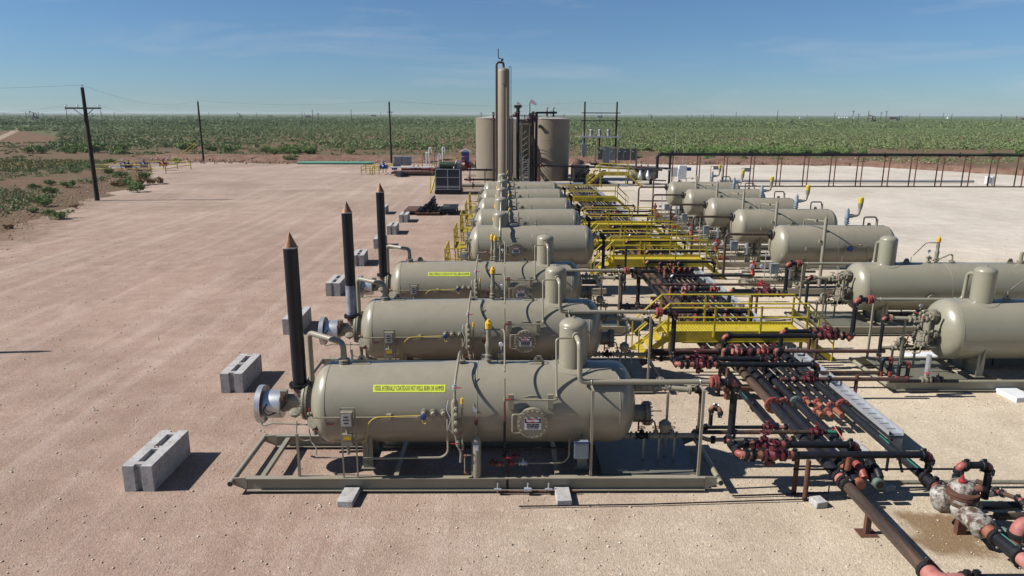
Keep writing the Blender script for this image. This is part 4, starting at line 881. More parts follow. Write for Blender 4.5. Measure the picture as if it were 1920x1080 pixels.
# bolted nozzle with its bridle on the head that faces the rack, hand hole on the back flank
m = MB(); m.lathe((2.72, 20.85, 2.12), (1, 0, 0), [(0, .11), (.2, .11), (.201, .2), (.24, .2), (.241, .18), (.25, .18), (.251, .2), (.29, .2)], 22)
m.build('head_nozzle', 'tanf', T4)
head_cluster(T4, 3.0, 20.95, 1.75, 1, 'tanf', 3, 1.2, .75)
m = MB(); m.lathe((.2, 20.75+.88, 1.42), (0, 1, 0), [(0, .1), (.1, .1), (.101, .17), (.15, .17)], 20); m.build('hand_hole', 'tanf', T4)
m = MB(); m.lathe((3.0, 20.9, 1.42), (1, 0, 0), [(0, .13), (.12, .13), (.121, .21), (.17, .21)], 22); m.build('side_nozzle', 'tanf', T4)
T5 = copy_tree(T4, (16.0, 26.3, 0), 'second grey green heater treater from the front at the right, behind the nearest one')
MT['tan'] = _t

# ================================================================ rear rows
def rear_skid(par, x0, x1, yc, mat='tan'):
    for s in (-1, 1): MB().box(x0, x1, yc+s*.95-.08, yc+s*.95+.08, .12, .36).build('skid_rail', mat, par)
    for x in (x0+.2, x1-.2): MB().box(x-.08, x+.08, yc-.87, yc+.87, .14, .34).build('cross_beam', mat, par)
def make_sepl(label, org):
    t = thing('separator_vessel', label, 'separator', org, 'olive separators in the rear left row'); Y0 = org[1]; x0, L, za = -1.65, 5.75, 2.18
    P3 = lambda x, y, z: (x, Y0+y, z)
    rings(MB().lathe(P3(x0, 0, za), (1, 0, 0), shell_prof(L, .46), 64), P3(x0, 0, za), (.46, 2.88, L-.46)).build('vessel_shell', 'tan', t)
    MB().lathe(P3(-.2, 0, za+.6), (0, 0, 1), dome_prof(.34, za+.6, 3.74), 32).build('dome', 'tan', t)
    MB().torus(P3(-.2, 0, 3.56), (0, 0, 1), .34, .006, 30, 5).build('dome_seam', 'tan', t)
    rear_skid(t, -2.6, 4.6, Y0); saddle(t, -.6, Y0, .36, za, .2); saddle(t, 3.0, Y0, .36, za, .2)
    MB().tube([P3(-.2, -.3, 3.45), P3(-.2, -.56, 3.45), P3(-.2, -1.02, 2.9), P3(-.2, -1.06, 1.5)], .055, 12, .18).build('gas_outlet_pipe', 'tan', t)
    relief_valve(t, -.56, Y0-1.02, 1.62, 1.25, r=.05); MB().tube([P3(-.56, -1.05, 2.74), P3(-.2, -1.08, 2.74)], .03, 8).build('link_pipe', 'tan', t)
    MB().tube([P3(-1.3, -.9, 2.02), P3(-.75, -1.0, 2.02), P3(-.56, -1.02, 2.02)], .02, 7).build('pilot_line', 'tanf', t); lever_valve(t, P3(-.85, -1.0, 2.03), (1, 0, 0), .028, 'tanf', 'vred')
    manway(t, .50, Y0-1.05, 2.14, .33)
    m = MB().lathe(P3(.62, 0, za+VR-.02), (0, 0, 1), [(0, .03), (.1, .03), (.101, .07), (.14, .07), (.15, .04), (.24, .06), (.34, .05), (.36, .03), (.62, .03)], 12); m.build('spindle_valve', 'tanf', t)
    MB().rod(P3(.45, 0, 3.45), P3(.8, 0, 3.4), .02, n=6).tube([P3(.62, 0, 3.2), P3(.3, 0, 3.28), P3(.15, 0, 3.1), P3(.15, 0, 3.02)], .035, 8, .08).build('valve_arm', 'tanf', t)
    m = MB().tube([P3(.15, 0, 3.02), P3(.15, 0, 3.7), P3(.22, 0, 3.8)], .03, 7, .05); m.build('vent_pipe', 'tanf', t); MB().lathe(P3(.2, 0, 3.78), (.3, 0, 1), [(0, .045), (.12, .045)], 10).build('valve_cap', 'ycap', t)
    MB().lathe(P3(1.42, 0, za+VR-.02), (0, 0, 1), [(0, .03), (.08, .03), (.081, .06), (.11, .06), (.12, .02), (.2, .02), (.21, .05), (.24, .05)], 10).build('top_nozzle', 'tanf', t)
    m = MB(); m.lathe(P3(3.8, 0, 2.62), (1, 0, 0), [(0, .12), (.28, .12), (.45, .10), (.451, .18), (.52, .18)], 20); m.build('inlet_nozzle', 'tan', t)
    head_cluster(t, -1.45, Y0-.15, 2.0, -1, 'tanf', 5, 1.35, .9)
    MB().lathe(P3(-1.9, -.35, 1.75), (0, -1, 0), [(0, .19), (.12, .19), (.13, .12), (.2, .12)], 20).build('chart_recorder', 'galv', t)
    for y in (-.55, 0, .35): valve(t, P3(-1.85, y, 1.0), (0, 1, 0), .06, 'tanf', 'tanf')
    MB().tube([P3(-1.7, -.7, 1.0), P3(-1.85, -.7, 1.0), P3(-1.85, .7, 1.0)], .05, 8, .05).build('outlet_header', 'tanf', t)
    lug(t, .95, Y0, za+VR)
    return t
ordn = ['front', 'second', 'third', 'fourth', 'last']
SL = make_sepl('front olive separator of the rear left row, danger sign on its manway', (0, 32.2, 0))
YS = [32.2, 38.0, 43.3, 48.7, 54.0]
for k, (y, lb) in enumerate(zip(YS[1:], ('second olive separator in the rear left row, just behind the one showing its manway', 'middle olive separator of the five in the rear left row', 'fourth olive separator of the rear left row, partly hidden by the middle one', 'rearmost olive separator of the rear left row, closest to the tall tanks'))):
    copy_tree(SL, (0, y, 0), lb)
def make_sepr(label, org):
    t = thing('separator_vessel', label, 'separator', org, 'olive separators in the rear right row'); Y0 = org[1]; x0, L, za = 12.25, 5.6, 2.2
    P3 = lambda x, y, z: (x, Y0+y, z)
    rings(MB().lathe(P3(x0, 0, za), (1, 0, 0), shell_prof(L, .46), 64), P3(x0, 0, za), (.46, 2.75, L-.46)).build('vessel_shell', 'tan', t)
    rear_skid(t, 11.2, 18.2, Y0); saddle(t, 13.6, Y0, .36, za, .2); saddle(t, 16.6, Y0, .36, za, .2)
    m = MB(); m.lathe(P3(12.55, 0, 2.70), (-1, 0, 0), [(0, .13), (.26, .13), (.261, .22), (.32, .22)], 20); m.build('inlet_nozzle', 'tanf', t)
    f_ = MB().lathe(P3(12.22, 0, 2.70), (-1, 0, 0), [(0, .22), (.05, .22), (.055, .14), (.14, .09)], 18).build('inlet_flange', 'coupling', t)
    MB().tube([P3(12.12, 0, 2.70), P3(10.15, 0, 2.70), P3(10.15, 0, .62)], .062, 12, .2).build('inlet_pipe', 'brownpipe', t)
    MB().lathe(P3(14.2, -1.1, .5), (0, 0, 1), [(0, .075), (3.05, .075), (3.12, .04), (3.25, .03)], 16).build('standpipe', 'tanf', t)
    MB().tube([P3(14.2, -1.05, 2.55), P3(14.02, -1.1, 2.55)], .03, 8).lathe(P3(14.02, -1.1, 2.5), (0, 0, 1), [(0, .06), (.14, .06)], 10).build('standpipe_valve', 'tanf', t)
    m = MB().tube([P3(14.25, -1.05, 3.45), P3(14.05, -.6, 3.42), P3(13.75, -.2, 3.42), P3(13.7, 0, 3.35), P3(13.7, 0, 3.05)], .03, 8, .06); m.lathe(P3(13.98, -.6, 3.42), (0, 0, 1), [(-.06, .06), (.06, .06)], 10); m.build('bridle_pipe', 'tanf', t)
    # relief valve with yellow capped tail pipe
    m = MB(); m.lathe(P3(15.65, 0, 3.08), (0, 0, 1), [(0, .06), (.1, .06), (.101, .12), (.15, .12), (.151, .07), (.2, .07), (.201, .12), (.26, .12), (.27, .08), (.34, .11), (.46, .11), (.52, .08), (.70, .09), (.82, .04)], 16)
    m.rod(P3(15.65, 0, 3.55), P3(15.9, 0, 3.55), .09, n=14); o = m.build('relief_valve', 'gbox2', t)
    MB().tube([P3(15.88, 0, 3.55), P3(16.15, 0, 3.58), P3(16.2, 0, 3.9), P3(16.2, 0, 4.05)], .065, 12, .12).lathe(P3(16.2, 0, 3.85), (0, 0, 1), [(0, .07), (.15, .11), (.3, .115)], 14).build('tail_pipe', 'tan', o)
    MB().lathe(P3(16.2, 0, 4.14), (0, 0, 1), [(0, .118), (.22, .118), (.26, .08)], 16).build('valve_cap', 'yellow', o)
    MB().tube([P3(16.44, 0, 3.1), P3(16.44, 0, 3.5), P3(17.0, 0, 3.5), P3(17.06, 0, 3.1)], .035, 8, .1).build('gooseneck', 'tanf', t)
    MB().rod(P3(17.05, 0, 3.08), P3(17.05, 0, 3.4), .055, n=10).build('vent_nozzle', 'tan', t); MB().lathe(P3(16.7, 0, 3.16), (0, -1, 0), [(-.02, .08), (.02, .08)], 14).build('name_disc', 'tanf', t)
    MB().box(13.5, 13.74, Y0-.98, Y0-.90, 2.12, 2.28).build('name_plate', 'tanf', t)
    MB().rod(P3(15.2, -.9, 1.6), P3(15.2, -1.02, 2.4), .014, n=6).tube([P3(15.2, -1.0, 2.3), P3(16.3, -.95, 2.36), P3(16.3, -.95, 1.6)], .014, 6).build('sensing_line', 'tanf', t)
    MB().lathe(P3(15.45, -1.0, 2.2), (0, -1, 0), [(0, .11), (.08, .11), (.09, .06)], 14).build('blue_transmitter', 'blue', t); lever_valve(t, P3(15.9, -.98, 2.37), (1, 0, 0), .025, 'tanf', 'vred')
    # ground level outlet works left of the head
    b = MB().box(11.98, 12.34, Y0-1.02, Y0-.78, 1.05, 1.50).build('junction_box', 'gbox', t); MB().box(11.97, 12.35, Y0-1.03, Y0-.77, 1.501, 1.53).build('box_lid', 'galv', b)
    for x in (11.75, 12.05, 12.28): MB().rod(P3(x, -.9, .36), P3(x, -.9, 2.1 if x < 11.9 else 1.05), .022, n=7).build('conduit_leg', 'galv', t)
    MB().rod(P3(12.85, -.9, .8), P3(12.85, -.9, 1.4), .10, n=14).build('level_cage', 'galv', t)
    for z, y in ((.72, -.9), (1.02, -.35), (.72, -.2)):
        MB().rod(P3(10.9, y, z), P3(14.3, y, z), .055, n=10).build('outlet_pipe', 'tanf', t)
        for x in (11.3, 12.6): valve(t, P3(x, y, z), (1, 0, 0), .055, 'tanf', None)
    for x, z in ((11.35, 1.15),):
        m = MB(); m.lathe(P3(x, -.5, z-.3), (0, 0, 1), [(0, .09), (.1, .12), (.2, .07), (.35, .07), (.36, .14), (.45, .15), (.52, .14), (.60, .05), (.72, .05)], 16); m.build('control_valve', 'vred', t)
    for x in (11.2, 11.65): MB().lathe(P3(x, -.75, 1.35), (0, -1, 0), [(0, .1), (.12, .1), (.13, .06)], 12).build('transmitter', 'galv', t)
    MB().rod(P3(13.0, -.7, .36), P3(13.0, -.7, 1.15), .14, n=16).build('drain_pot', 'tan', t)
    lug(t, 13.2, Y0, za+VR); return t
MT['gbox2'] = paint('blue_grey_valve_casting', (.22, .28, .33), (.17, .21, .25), .5)
SRr = make_sepr('front separator of the rear right row, yellow capped relief valve on top', (12, 32.2, 0))
for k, (y, lb) in enumerate(zip(YS[1:], ('second separator from the front in the rear right row of five', 'middle separator of the five in the rear right row', 'fourth separator of the rear right row, second from the back', 'rearmost separator of the rear right row, beside the white meter cabinet'))):
    copy_tree(SRr, (12, y, 0), lb)

# ================================================================ yellow walkways
def rail(par, pts, z0=0.0, h=1.05, posts=None, r=.029, mat='yellow', name='handrail'):
    m = MB()
    for k in (1.0, .55):
        m.tube([(x, y, z+h*k) for x, y, z in pts], r, 6)
    for p in (posts or pts): m.box(p[0]-r, p[0]+r, p[1]-r, p[1]+r, p[2], p[2]+h)
    return m.build(name, mat, par)
def crossover(label, y0, x0=5.4, x1=10.0, zd=.95, dy=1.15, run=.95, group='yellow crossover platforms over the pipe rack'):
    t = thing('crossover_platform', label, 'platform', ((x0+x1)/2, y0+dy/2, 0), group)
    m = MB(); n_ = int((x1-x0)/.105)
    for k in range(n_): x = x0+.01+k*(x1-x0-.02)/n_; m.box(x, x+.068, y0+.02, y0+dy-.02, zd-.03, zd-.004)
    m.build('deck_grating', 'yellow', t)
    for yy in (y0, y0+dy): MB().box(x0, x1, yy-.012, yy+.012, zd-.26, zd+.09).box(x0, x1, yy-.03, yy+.03, zd-.285, zd-.261).build('side_beam', 'yellow', t)
    px = [x0+(x1-x0)*k/3 for k in range(4)]
    for yy in (y0-.03, y0+dy+.03): rail(t, [(x0, yy, zd), (x1, yy, zd)], posts=[(x, yy, zd-.1) for x in px])
    for s, xe in ((-1, x0), (1, x1)):
        xb = xe+s*run
        for yy in (y0, y0+dy):
            MB().prism([(xe+s*.002, zd+.0), (xe+s*.002, zd-.28), (xb-s*.08, .02), (xb+s*.08, .02), (xb+s*.05, .12)], yy-.012, yy+.012).build('stair_stringer', 'yellow', t)
            a = (xe, yy-.03 if yy == y0 else yy+.03, zd); b = (xb, a[1], .05)
            m = MB()
            for k in (1.03, .55): m.tube([(a[0], a[1], a[2]+k), (b[0], b[1], b[2]+k)], .029, 6)
            m.box(b[0]-.022, b[0]+.022, b[1]-.022, b[1]+.022, .02, 1.08); m.build('stair_handrail', 'yellow', t)
        for k in range(1, 4):
            xx = xe+s*run*k/4+s*.02; zz = zd*(1-k/4.0); MB().box(xx-.13, xx+.13, y0+.02, y0+dy-.02, zz-.035, zz-.01).build('stair_tread', 'yellow', t)
    for x in (x0+.1, x1-.1):
        for yy in (y0+.06, y0+dy-.06): MB().box(x-.04, x+.04, yy-.04, yy+.04, 0, zd-.26).build('leg', 'yellow', t)
    return t
crossover('nearest yellow crossover platform spanning the pipe rack beside the second treater', 22.5)
crossover('second yellow crossover platform from the front, level with the front separators', 34.6)
crossover('third yellow crossover platform from the front, close behind the second', 39.8, 5.3, 9.75)
crossover('fourth yellow crossover platform from the front', 46.3, 5.3, 9.85)
crossover('fifth yellow crossover platform standing apart behind the separator rows', 62.0, 4.2, 9.8)
crossover('small yellow crossover with steep stairs beside the tanks', 82.5, 11.0, 14.2, 1.5, 1.0, 1.5)
for k, (y, lb) in enumerate(zip(YS, ('yellow access walkway at the left head of the front separator', 'yellow access walkway at the left head of the second separator', 'yellow access walkway at the left head of the middle separator', 'yellow access walkway at the left head of the fourth separator', 'yellow access walkway farthest back, at the left head of the rearmost separator'))):
    t = thing('access_walkway', lb, 'platform', (-2.3, y, 0), 'yellow access walkways along the rear left row')
    xa, xb, ya, yb, zd = -2.66, -1.95, y-1.0, y+1.0, 1.15
    m = MB()
    for q in range(20): yy = ya+.01+q*(yb-ya-.02)/20; m.box(xa+.02, xb, yy, yy+.065, zd-.03, zd)
    m.build('deck_grating', 'yellow', t)
    for xx in (xa, xb): MB().box(xx-.012, xx+.012, ya, yb, zd-.18, zd+.1).build('side_beam', 'yellow', t)
    rail(t, [(xb, ya, zd), (xa, ya, zd), (xa, yb, zd)], posts=[(xb, ya, zd), (xa, ya, zd), (xa, (ya+yb)/2, zd), (xa, yb, zd)])
    for xx in (xa, xb):
        MB().prism([(yb+.002, zd), (yb+.002, zd-.25), (yb+1.15, .02), (yb+1.3, .02)], xx-.012, xx+.012, 'yz').build('stair_stringer', 'yellow', t)
    for q in range(4): MB().box(xa, xb, yb+.1+q*.27, yb+.32+q*.27, zd*(1-(q+1)/5)-.02, zd*(1-(q+1)/5)).build('stair_tread', 'yellow', t)
    MB().tube([(xa, yb, zd+1.05), (xa, yb+1.15, 1.05), (xa, yb+1.15, 0)], .022, 6).build('stair_handrail', 'yellow', t)
    for yy in (ya+.05, yb-.05):
        for xx in (xa+.05, xb-.05): MB().box(xx-.035, xx+.035, yy-.035, yy+.035, 0, zd-.181).build('leg', 'yellow', t)

# ================================================================ pipe rack
RK = 'long parallel pipes of the rack'
def sup(x): return x
rackspec = [ # X, r, material, front end Y, label, marks
 (6.58, .068, 'black', 16.2, 'leftmost thin black pipe of the rack', [('c', 0, .02), ('c', 0, .2), ('m', 0, .03, 'teal'), ('c', 0, .55)]),
 (6.86, .085, 'brownpipe', 24.0, 'second rack pipe from the left, brown and ending under the first platform', [('c', 0, .01), ('c', 0, .3), ('s', 0, .12, 'brownpipe')]),
 (7.45, .10, 'black', 13.55, 'black rack pipe right of the long brown one, ending open at the front', [('f', 0, .062), ('c', 0, .3), ('c', 0, .012), ('s', 0, .008, 'orange'), ('c', 0, .6)]),
 (7.85, .095, 'black', 13.55, 'black rack pipe with a grey green middle length, second open ended one', [('c', 0, .09), ('c', 0, .3), ('c', 0, .012), ('s', 0, .008, 'orange'), ('f', 0, .064, 'greenpipe')]),
 (8.17, .055, 'black', 17.6, 'thin black rack pipe ending in the red valve cluster', [('c', 0, .1), ('c', 0, .3)]),
 (8.42, .06, 'black', 17.3, 'black rack pipe beside the red valve cluster', [('c', 0, .07), ('c', 0, .34)]),
 (8.68, .06, 'black', 17.3, 'black rack pipe ending in a red flange and orange cap', [('c', 0, .05), ('c', 0, .27), ('f', 0, .004)]),
 (9.22, .035, 'black', 15.5, 'thin black line beside the cable tray', [('c', 0, .2)]),
]
for X, r, mt, yf, lb, mk in rackspec:
    pipe_run('rack_pipe', lb, [(X, yf, .5), (X, 79.5, .5)], r, mt, group=RK, marks=mk, coup=True)
# the pale green length and the brown weathered lengths
p7 = pipe_run('rack_pipe', 'rightmost large black rack pipe running forward to the insulated strainer', [(8.98, 13.35, .5), (8.98, 79.5, .5)], .105, 'black', group=RK, marks=[('f', 0, .063), ('c', 0, .005), ('c', 0, .16), ('c', 0, .33), ('m', 0, .012, 'teal'), ('m', 0, .03, 'teal')])
pA = pipe_run('rack_pipe', 'long weathered brown pipe running from the rack to the bottom right corner', [(7.13, 79.5, .52), (7.13, 10.40, .52)], .118, 'brownpipe', group=RK, marks=[('s', 0, .954, 'pink'), ('c', 0, .958), ('c', 0, .85), ('c', 0, .70)])
MB().rod((7.13, 13.75, .52), (7.13, 17.5, .52), .122, n=18).build('coated_length', 'black', pA); flange(pA, (7.13, 17.55, .52), (0, 1, 0), .118)
# big black line crossing the bottom right corner
big = pipe_run('large_pipe', 'large black pipe with a pink elbow crossing the bottom right corner', [(7.13, 10.36, .55), (7.13, 9.95, .55), (7.45, 9.95, .55)], .13, 'black', 'pink', coup=True, bends=False)
bpy.data.objects.remove(big)
big = MB().rod((7.75, 10.12, .56), (14, 10.12, .56), .135, n=20).build('large_pipe', 'black'); tag(big, 'large black pipe with a pink elbow crossing the bottom right corner', 'pipe')
MB().tube([(7.13, 10.42, .54), (7.13, 10.12, .56), (7.55, 10.12, .56)], .15, 20, .28, bs=8).build('elbow', 'pink', big)
for p, d in (((7.13, 10.46, .54), (0, 1, 0)), ((7.56, 10.12, .56), (1, 0, 0)), ((7.72, 10.12, .56), (1, 0, 0))): coupling(big, p, d, .13)
text_mesh('3T 17 H7 WW II', .11, 'galv', lambda a, b, c: (8.75+a, 10.12-math.cos(R(50)+b/.135)*(.137+c), .56+math.sin(R(50)+b/.135)*(.137+c)), big, 'chalk_mark', sx=.9)
# open pipe mouths
for X, c in ((7.45, 'orange'), (7.85, 'greenpipe')):
    m = MB(); m.lathe((X, 13.52, .5), (0, -1, 0), [(0, .11), (.12, .12), (.13, .10)], 18); o = m.build('pipe_stub', c); tag(o, 'orange capped pipe stub, left of the two open stubs' if c == 'orange' else 'grey green pipe stub, right of the two open stubs', 'pipe stub')
    MB().lathe((X, 13.388, .5), (0, -1, 0), [(0, .085), (.004, .085)], 16).build('stub_mouth', c if c == 'orange' else 'ink', o)
# sleepers under the rack
for k in range(12):
    y = 19.2+k*5.25
    t = thing('pipe_support', 'rusty steel sleeper carrying the rack pipes', 'support', (7.9, y, 0), 'rusty sleepers under the rack')
    MB().box(6.3, 9.75, y-.06, y+.06, .26, .38).build('beam', 'rust', t)
    for x in (6.45, 8.0, 9.6): MB().box(x-.05, x+.05, y-.05, y+.05, 0, .26).build('leg', 'rust', t)
# galvanised cable tray
t = thing('cable_tray', 'galvanised cable tray running along the right side of the rack', 'cable tray', (9.5, 40, 0))
MB().box(9.36, 9.37, 15.9, 79, .42, .55).build('tray_side', 'galv', t); MB().box(9.72, 9.73, 15.9, 79, .42, .55).build('tray_side', 'galv', t)
m = MB()
for k in range(205): y = 15.95+k*.31; m.box(9.371, 9.719, y, y+.03, .44, .455)
m.build('tray_rungs', 'galv', t); MB().box(9.371, 9.719, 15.9, 79, .425, .432).build('tray_floor', 'galv', t)
MB().tube([(9.45, 15.9, .45), (9.46, 40, .46), (9.45, 78, .45)], .025, 6).build('cable', 'wire', t)
tag(MB().box(9.34, 9.76, 15.95, 16.4, .005, .33).build('concrete_block', 'concrete'), 'grey concrete block under the near end of the cable tray', 'concrete block')
tag(MB().box(7.55, 8.85, 15.7, 16.3, .005, .12).build('concrete_pad', 'concrete'), 'white concrete slab lying under the rack pipes', 'concrete slab')
# red valve cluster on the rack
t = thing('valve_cluster', 'cluster of red flanged valves at the near end of the thin rack pipes', 'valves', (8.3, 17.5, 0))
for (x, y) in ((8.17, 17.9), (8.17, 17.2), (8.42, 17.75), (8.42, 17.15)):
    flange(t, (x, y, .5), (0, 1, 0), .062, 'red'); MB().rod((x, y-.28, .5), (x, y+.1, .5), .07, n=12).build('valve_body', 'orange', t)
MB().rod((8.68, 16.9, .5), (8.68, 17.3, .5), .075, n=14).build('end_cap', 'orange', t)
# ----- header tees / valves rising from the rack further back
rc = 0
for yb, xs in ((20.6, (6.7, 7.1, 7.5, 7.9, 8.3)), (25.3, (7.1, 7.5, 8.2, 8.7)), (28.6, (6.9, 7.5, 7.9, 8.7)), (32.4, (7.5, 7.9, 8.17, 8.42, 8.68)), (33.6, (7.5, 8.0, 8.4)), (37.4, (7.2, 7.8, 8.4)), (43, (7.1, 7.7, 8.3)), (52, (7.3, 8.1))):
    t = thing('header_fittings', {20.6: 'red and orange fittings on the rack in front of the first platform', 25.3: 'dark fittings on the rack just behind the first platform', 28.6: 'row of fittings on the rack between first and second platform', 32.4: 'row of bright red elbows standing on the rack', 33.6: 'fittings on the rack just ahead of the second platform', 37.4: 'fittings on the rack between second and third platform', 43: 'fittings on the rack between third and fourth platform', 52: 'farthest fittings on the rack before the fifth platform'}[yb], 'pipe fittings', (7.8, yb, 0))
    for k, x in enumerate(xs):
        mt = ('orange', 'red', 'maroon', 'pink')[(k*3+int(yb)) % 4]; z = .62
        MB().lathe((x, yb, z), (0, 0, 1), [(0, .075), (.12, .075), (.121, .10), (.17, .10), (.171, .07), (.3, .07)], 14).build('riser_stub', mt, t)
        if yb == 32.4 or k % 2 == 0:
            MB().tube([(x, yb, .88), (x, yb, 1.04), (x, yb-.25, 1.04)], .075, 12, .14).build('elbow', 'red' if yb == 32.4 else mt, t); coupling(t, (x, yb-.28, 1.04), (0, 1, 0), .07)
        else:
            valve(t, (x, yb, .98), (1, 0, 0), .06, mt, mt)
    if yb in (20.6, 25.3, 28.6, 33.6):
        MB().rod((xs[0]-.1, yb+.2, .95), (xs[-1]+.3, yb+.2, .95), .07, n=12).build('branch_header', 'black', t)

# ================================================================ risers and cross lines
LR = 'gas lines from the left treaters to the rack'
for k, (Y, nm) in enumerate(((15.13, 'nearest'), (20.75, 'second'), (26.45, 'third'))):
    a, b = Y-.88, Y-1.36; r = .078
    if k > 0: r = .072
    # riser then two parallel valve trains
    pr = pipe_run('gas_line', f'black riser with red valves and elbow carrying gas from the {nm} left treater', [(4.52, Y-.72, 2.40), (4.98, Y-.72, 2.40), (4.98, Y-.72, 1.0), (4.98, b, 1.0), (9.06, b, 1.0), (9.06, b, .62)] if True else 0, r, 'black', 'red', LR,
                  marks=[('f', 0, .1, 'red'), ('s', 3, .10, 'orange'), ('v', 3, .175, 'maroon'), ('s', 3, .26, 'red'), ('c', 3, .07)], bend=1.3)
    MB().rod((5.0, b, 1.0), (5.6, b, 1.0), r*1.08, n=14).build('pink_spool', 'pink', pr)
    p2 = pipe_run('gas_line', f'shorter black line with maroon valve beside the main gas line of the {nm} treater', [(5.06, a, 1.0), (7.72, a, 1.0), (7.72, a, .62)], r, 'black', 'red', LR,
                  marks=[('s', 0, .12, 'orange'), ('v', 0, .23, 'maroon'), ('s', 0, .37, 'red')], bend=1.3)
    MB().rod((5.55, b, .86), (5.75, b, .80), .04, n=8).lathe((5.6, b-.01, .74), (0, 0, 1), [(0, .06), (.15, .08)], 10).build('drain_fitting', 'rust', pr)
    # oil and water outlets
    pipe_run('oil_line', f'dark riser with red elbow from the oil outlet of the {nm} left treater', [(4.18, Y-.1, 1.98), (4.46, Y-.1, 1.98), (4.46, Y-.1, .8), (4.46, Y+.35, .72), (7.6, Y+.35, .72)], .052, 'brownpipe', 'red', 'oil lines from the left treaters', marks=[('v', 3, .93, 'maroon'), ('c', 3, .3), ('m', 3, .35, 'signwhite')], bend=1.2)
    pipe_run('water_line', f'olive brown water line leaving the {nm} left treater', [(4.32, Y-.3, .95), (4.7, Y-.05, .72), (6.75, Y-.05, .72)] if k == 0 else [(4.32, Y-.3, .95), (4.7, Y-.05, .72), (6.9, Y-.05, .72)], .05, 'tanf' if k == 0 else 'brownpipe', 'coupling', 'water lines from the left treaters', marks=[('s', 1, .9, 'orange'), ('c', 1, .2), ('c', 1, .05), ('m', 1, .4)], bends=False)
    pipe_run('instrument_gas_line', f'thin black line with a maroon valve behind the water line of the {nm} treater', [(4.6, Y+.62, .72), (6.75, Y+.62, .72)], .045, 'black', 'red', 'thin lines from the left treaters', marks=[('v', 0, .8, 'maroon'), ('c', 0, .1), ('s', 0, .95, 'pink')], bends=False)
    for x, yy in ((6.28, b+.12), (6.42, b-.12)):
        tag(MB().rod((x, yy, 0), (x, yy, .93), .052, n=12).build('support_post', 'rust'), 'rusty post under the gas lines of the %s left treater' % nm, 'post', 'rusty pipe posts of the %s treater' % nm)
# front extras on the first line
t = pipe_run('red_lever_assembly', 'teal taped valve with red lever where the oil line drops to the rack', [(7.62, 15.48, .72), (7.95, 15.48, .72), (7.95, 15.48, .55)], .05, 'teal', 'black', None, 'valve', marks=[('c', 0, .9)], bends=False)
MB().tube([(7.72, 15.4, .80), (7.75, 15.36, .9), (7.85, 15.1, .7)], .02, 6).build('lever', 'vred', t)
pipe_run('vent_stub', 'small grey hooked vent stub standing on the line near the riser', [(4.98, 15.9, .72), (4.98, 15.9, 1.2), (5.15, 15.75, 1.2), (5.15, 15.75, .98)], .05, 'black', 'orange', None, 'pipe')
# R treater lines
RR = 'gas lines from the right treaters to the rack'
for k, (Y, nm) in enumerate(((20.75, 'nearest'), (26.3, 'second'))):
    zl = 1.12; a, b = Y+1.0, Y+1.5; r = .075
    pr = pipe_run('gas_line', f'tall black riser and valve train from the {nm} right treater to the rack', [(11.46, Y+.72, 2.40), (11.02, Y+.72, 2.40), (11.02, Y+.72, zl), (11.02, a, zl), (7.05, a, zl), (7.05, a, .62)], r, 'black', 'red', RR, marks=[('f', 0, .1, 'red'), ('s', 3, .06, 'pink'), ('v', 3, .15, 'maroon'), ('s', 3, .24, 'red'), ('c', 3, .12)], bend=1.3)
    pipe_run('gas_line', f'short black line with maroon valves behind the main line of the {nm} right treater', [(10.98, b, zl), (9.1, b, zl), (9.1, b, .62)], r*.95, 'black', 'red', RR, marks=[('v', 0, .25, 'maroon'), ('s', 0, .45, 'red'), ('s', 0, .1, 'orange')], bend=1.3)
    for x, yy in ((9.92, a+.25), (10.0, a-.1)): tag(MB().rod((x, yy, 0), (x, yy, zl-.08), .052, n=12).build('support_post', 'rust'), 'rusty post under the gas lines of the %s right treater' % nm, 'post', 'rusty pipe posts, %s right treater' % nm)
    pipe_run('oil_line', f'dark riser with a red elbow at the oil outlet of the {nm} right treater', [(11.85, Y+.1, 1.98), (11.62, Y+.1, 1.98), (11.62, Y+.1, .7), (11.62, Y-.5, .55)], .055, 'black', 'red', 'oil lines from the right treaters', bend=1.2, marks=[('f', 0, .1, 'red')])
pipe_run('cross_pipe', 'long rust brown pipe crossing the rack between second left and nearest right treater', [(4.5, 21.08, .84), (11.9, 21.05, .84)], .06, 'rust2', group=None, marks=[('v', 0, .35, 'maroon'), ('s', 0, .42, 'red'), ('s', 0, .46, 'orange'), ('v', 0, .52, 'maroon'), ('c', 0, .56), ('m', 0, .98, 'teal')]) if MT.setdefault('rust2', paint('dark_rust_brown_pipe', (.085, .035, .028), (.055, .03, .026), .6)) else 0
pipe_run('cross_pipe', 'dark pipe with rusty post leading to the near skid of the right treater', [(8.6, 20.05, .5), (11.35, 20.05, .5)], .062, 'brownpipe', marks=[('c', 0, .05), ('m', 0, .12, 'teal')])
pipe_run('cross_pipe', 'lower dark pipe in front of the right treater skid', [(7.95, 19.2, .62), (8.6, 19.2, .62), (11.6, 19.2, .62)], .058, 'rust2', marks=[('s', 0, .5, 'pink'), ('v', 1, .05, 'maroon'), ('c', 1, .25)], bends=False)
tag(MB().rod((10.15, 19.2, 0), (10.15, 19.2, .75), .05, n=12).build('support_post', 'rust'), 'rusty post holding the lower dark pipe near the right skid', 'post')
t = thing('small_manifold', 'small manifold of red elbows at the left end of the near right skid', 'valves', (11.5, 19.6, 0))
for x, y in ((11.45, 20.05), (11.75, 19.65)):
    o = MB().tube([(x-.15, y, .5), (x-.15, y, .95), (x+.12, y, .95), (x+.12, y, .5)], .055, 12, .12).build('looped_pipe', 'black', t); MB().tube([(x+.02, y, .95), (x+.12, y, .95), (x+.12, y, .82)], .062, 12, .1).build('elbow', 'red', o)
    for dx in (-.15, .12): MB().rod((x+dx, y, .4), (x+dx, y, .55), .075, n=12).build('red_base', 'red', t)
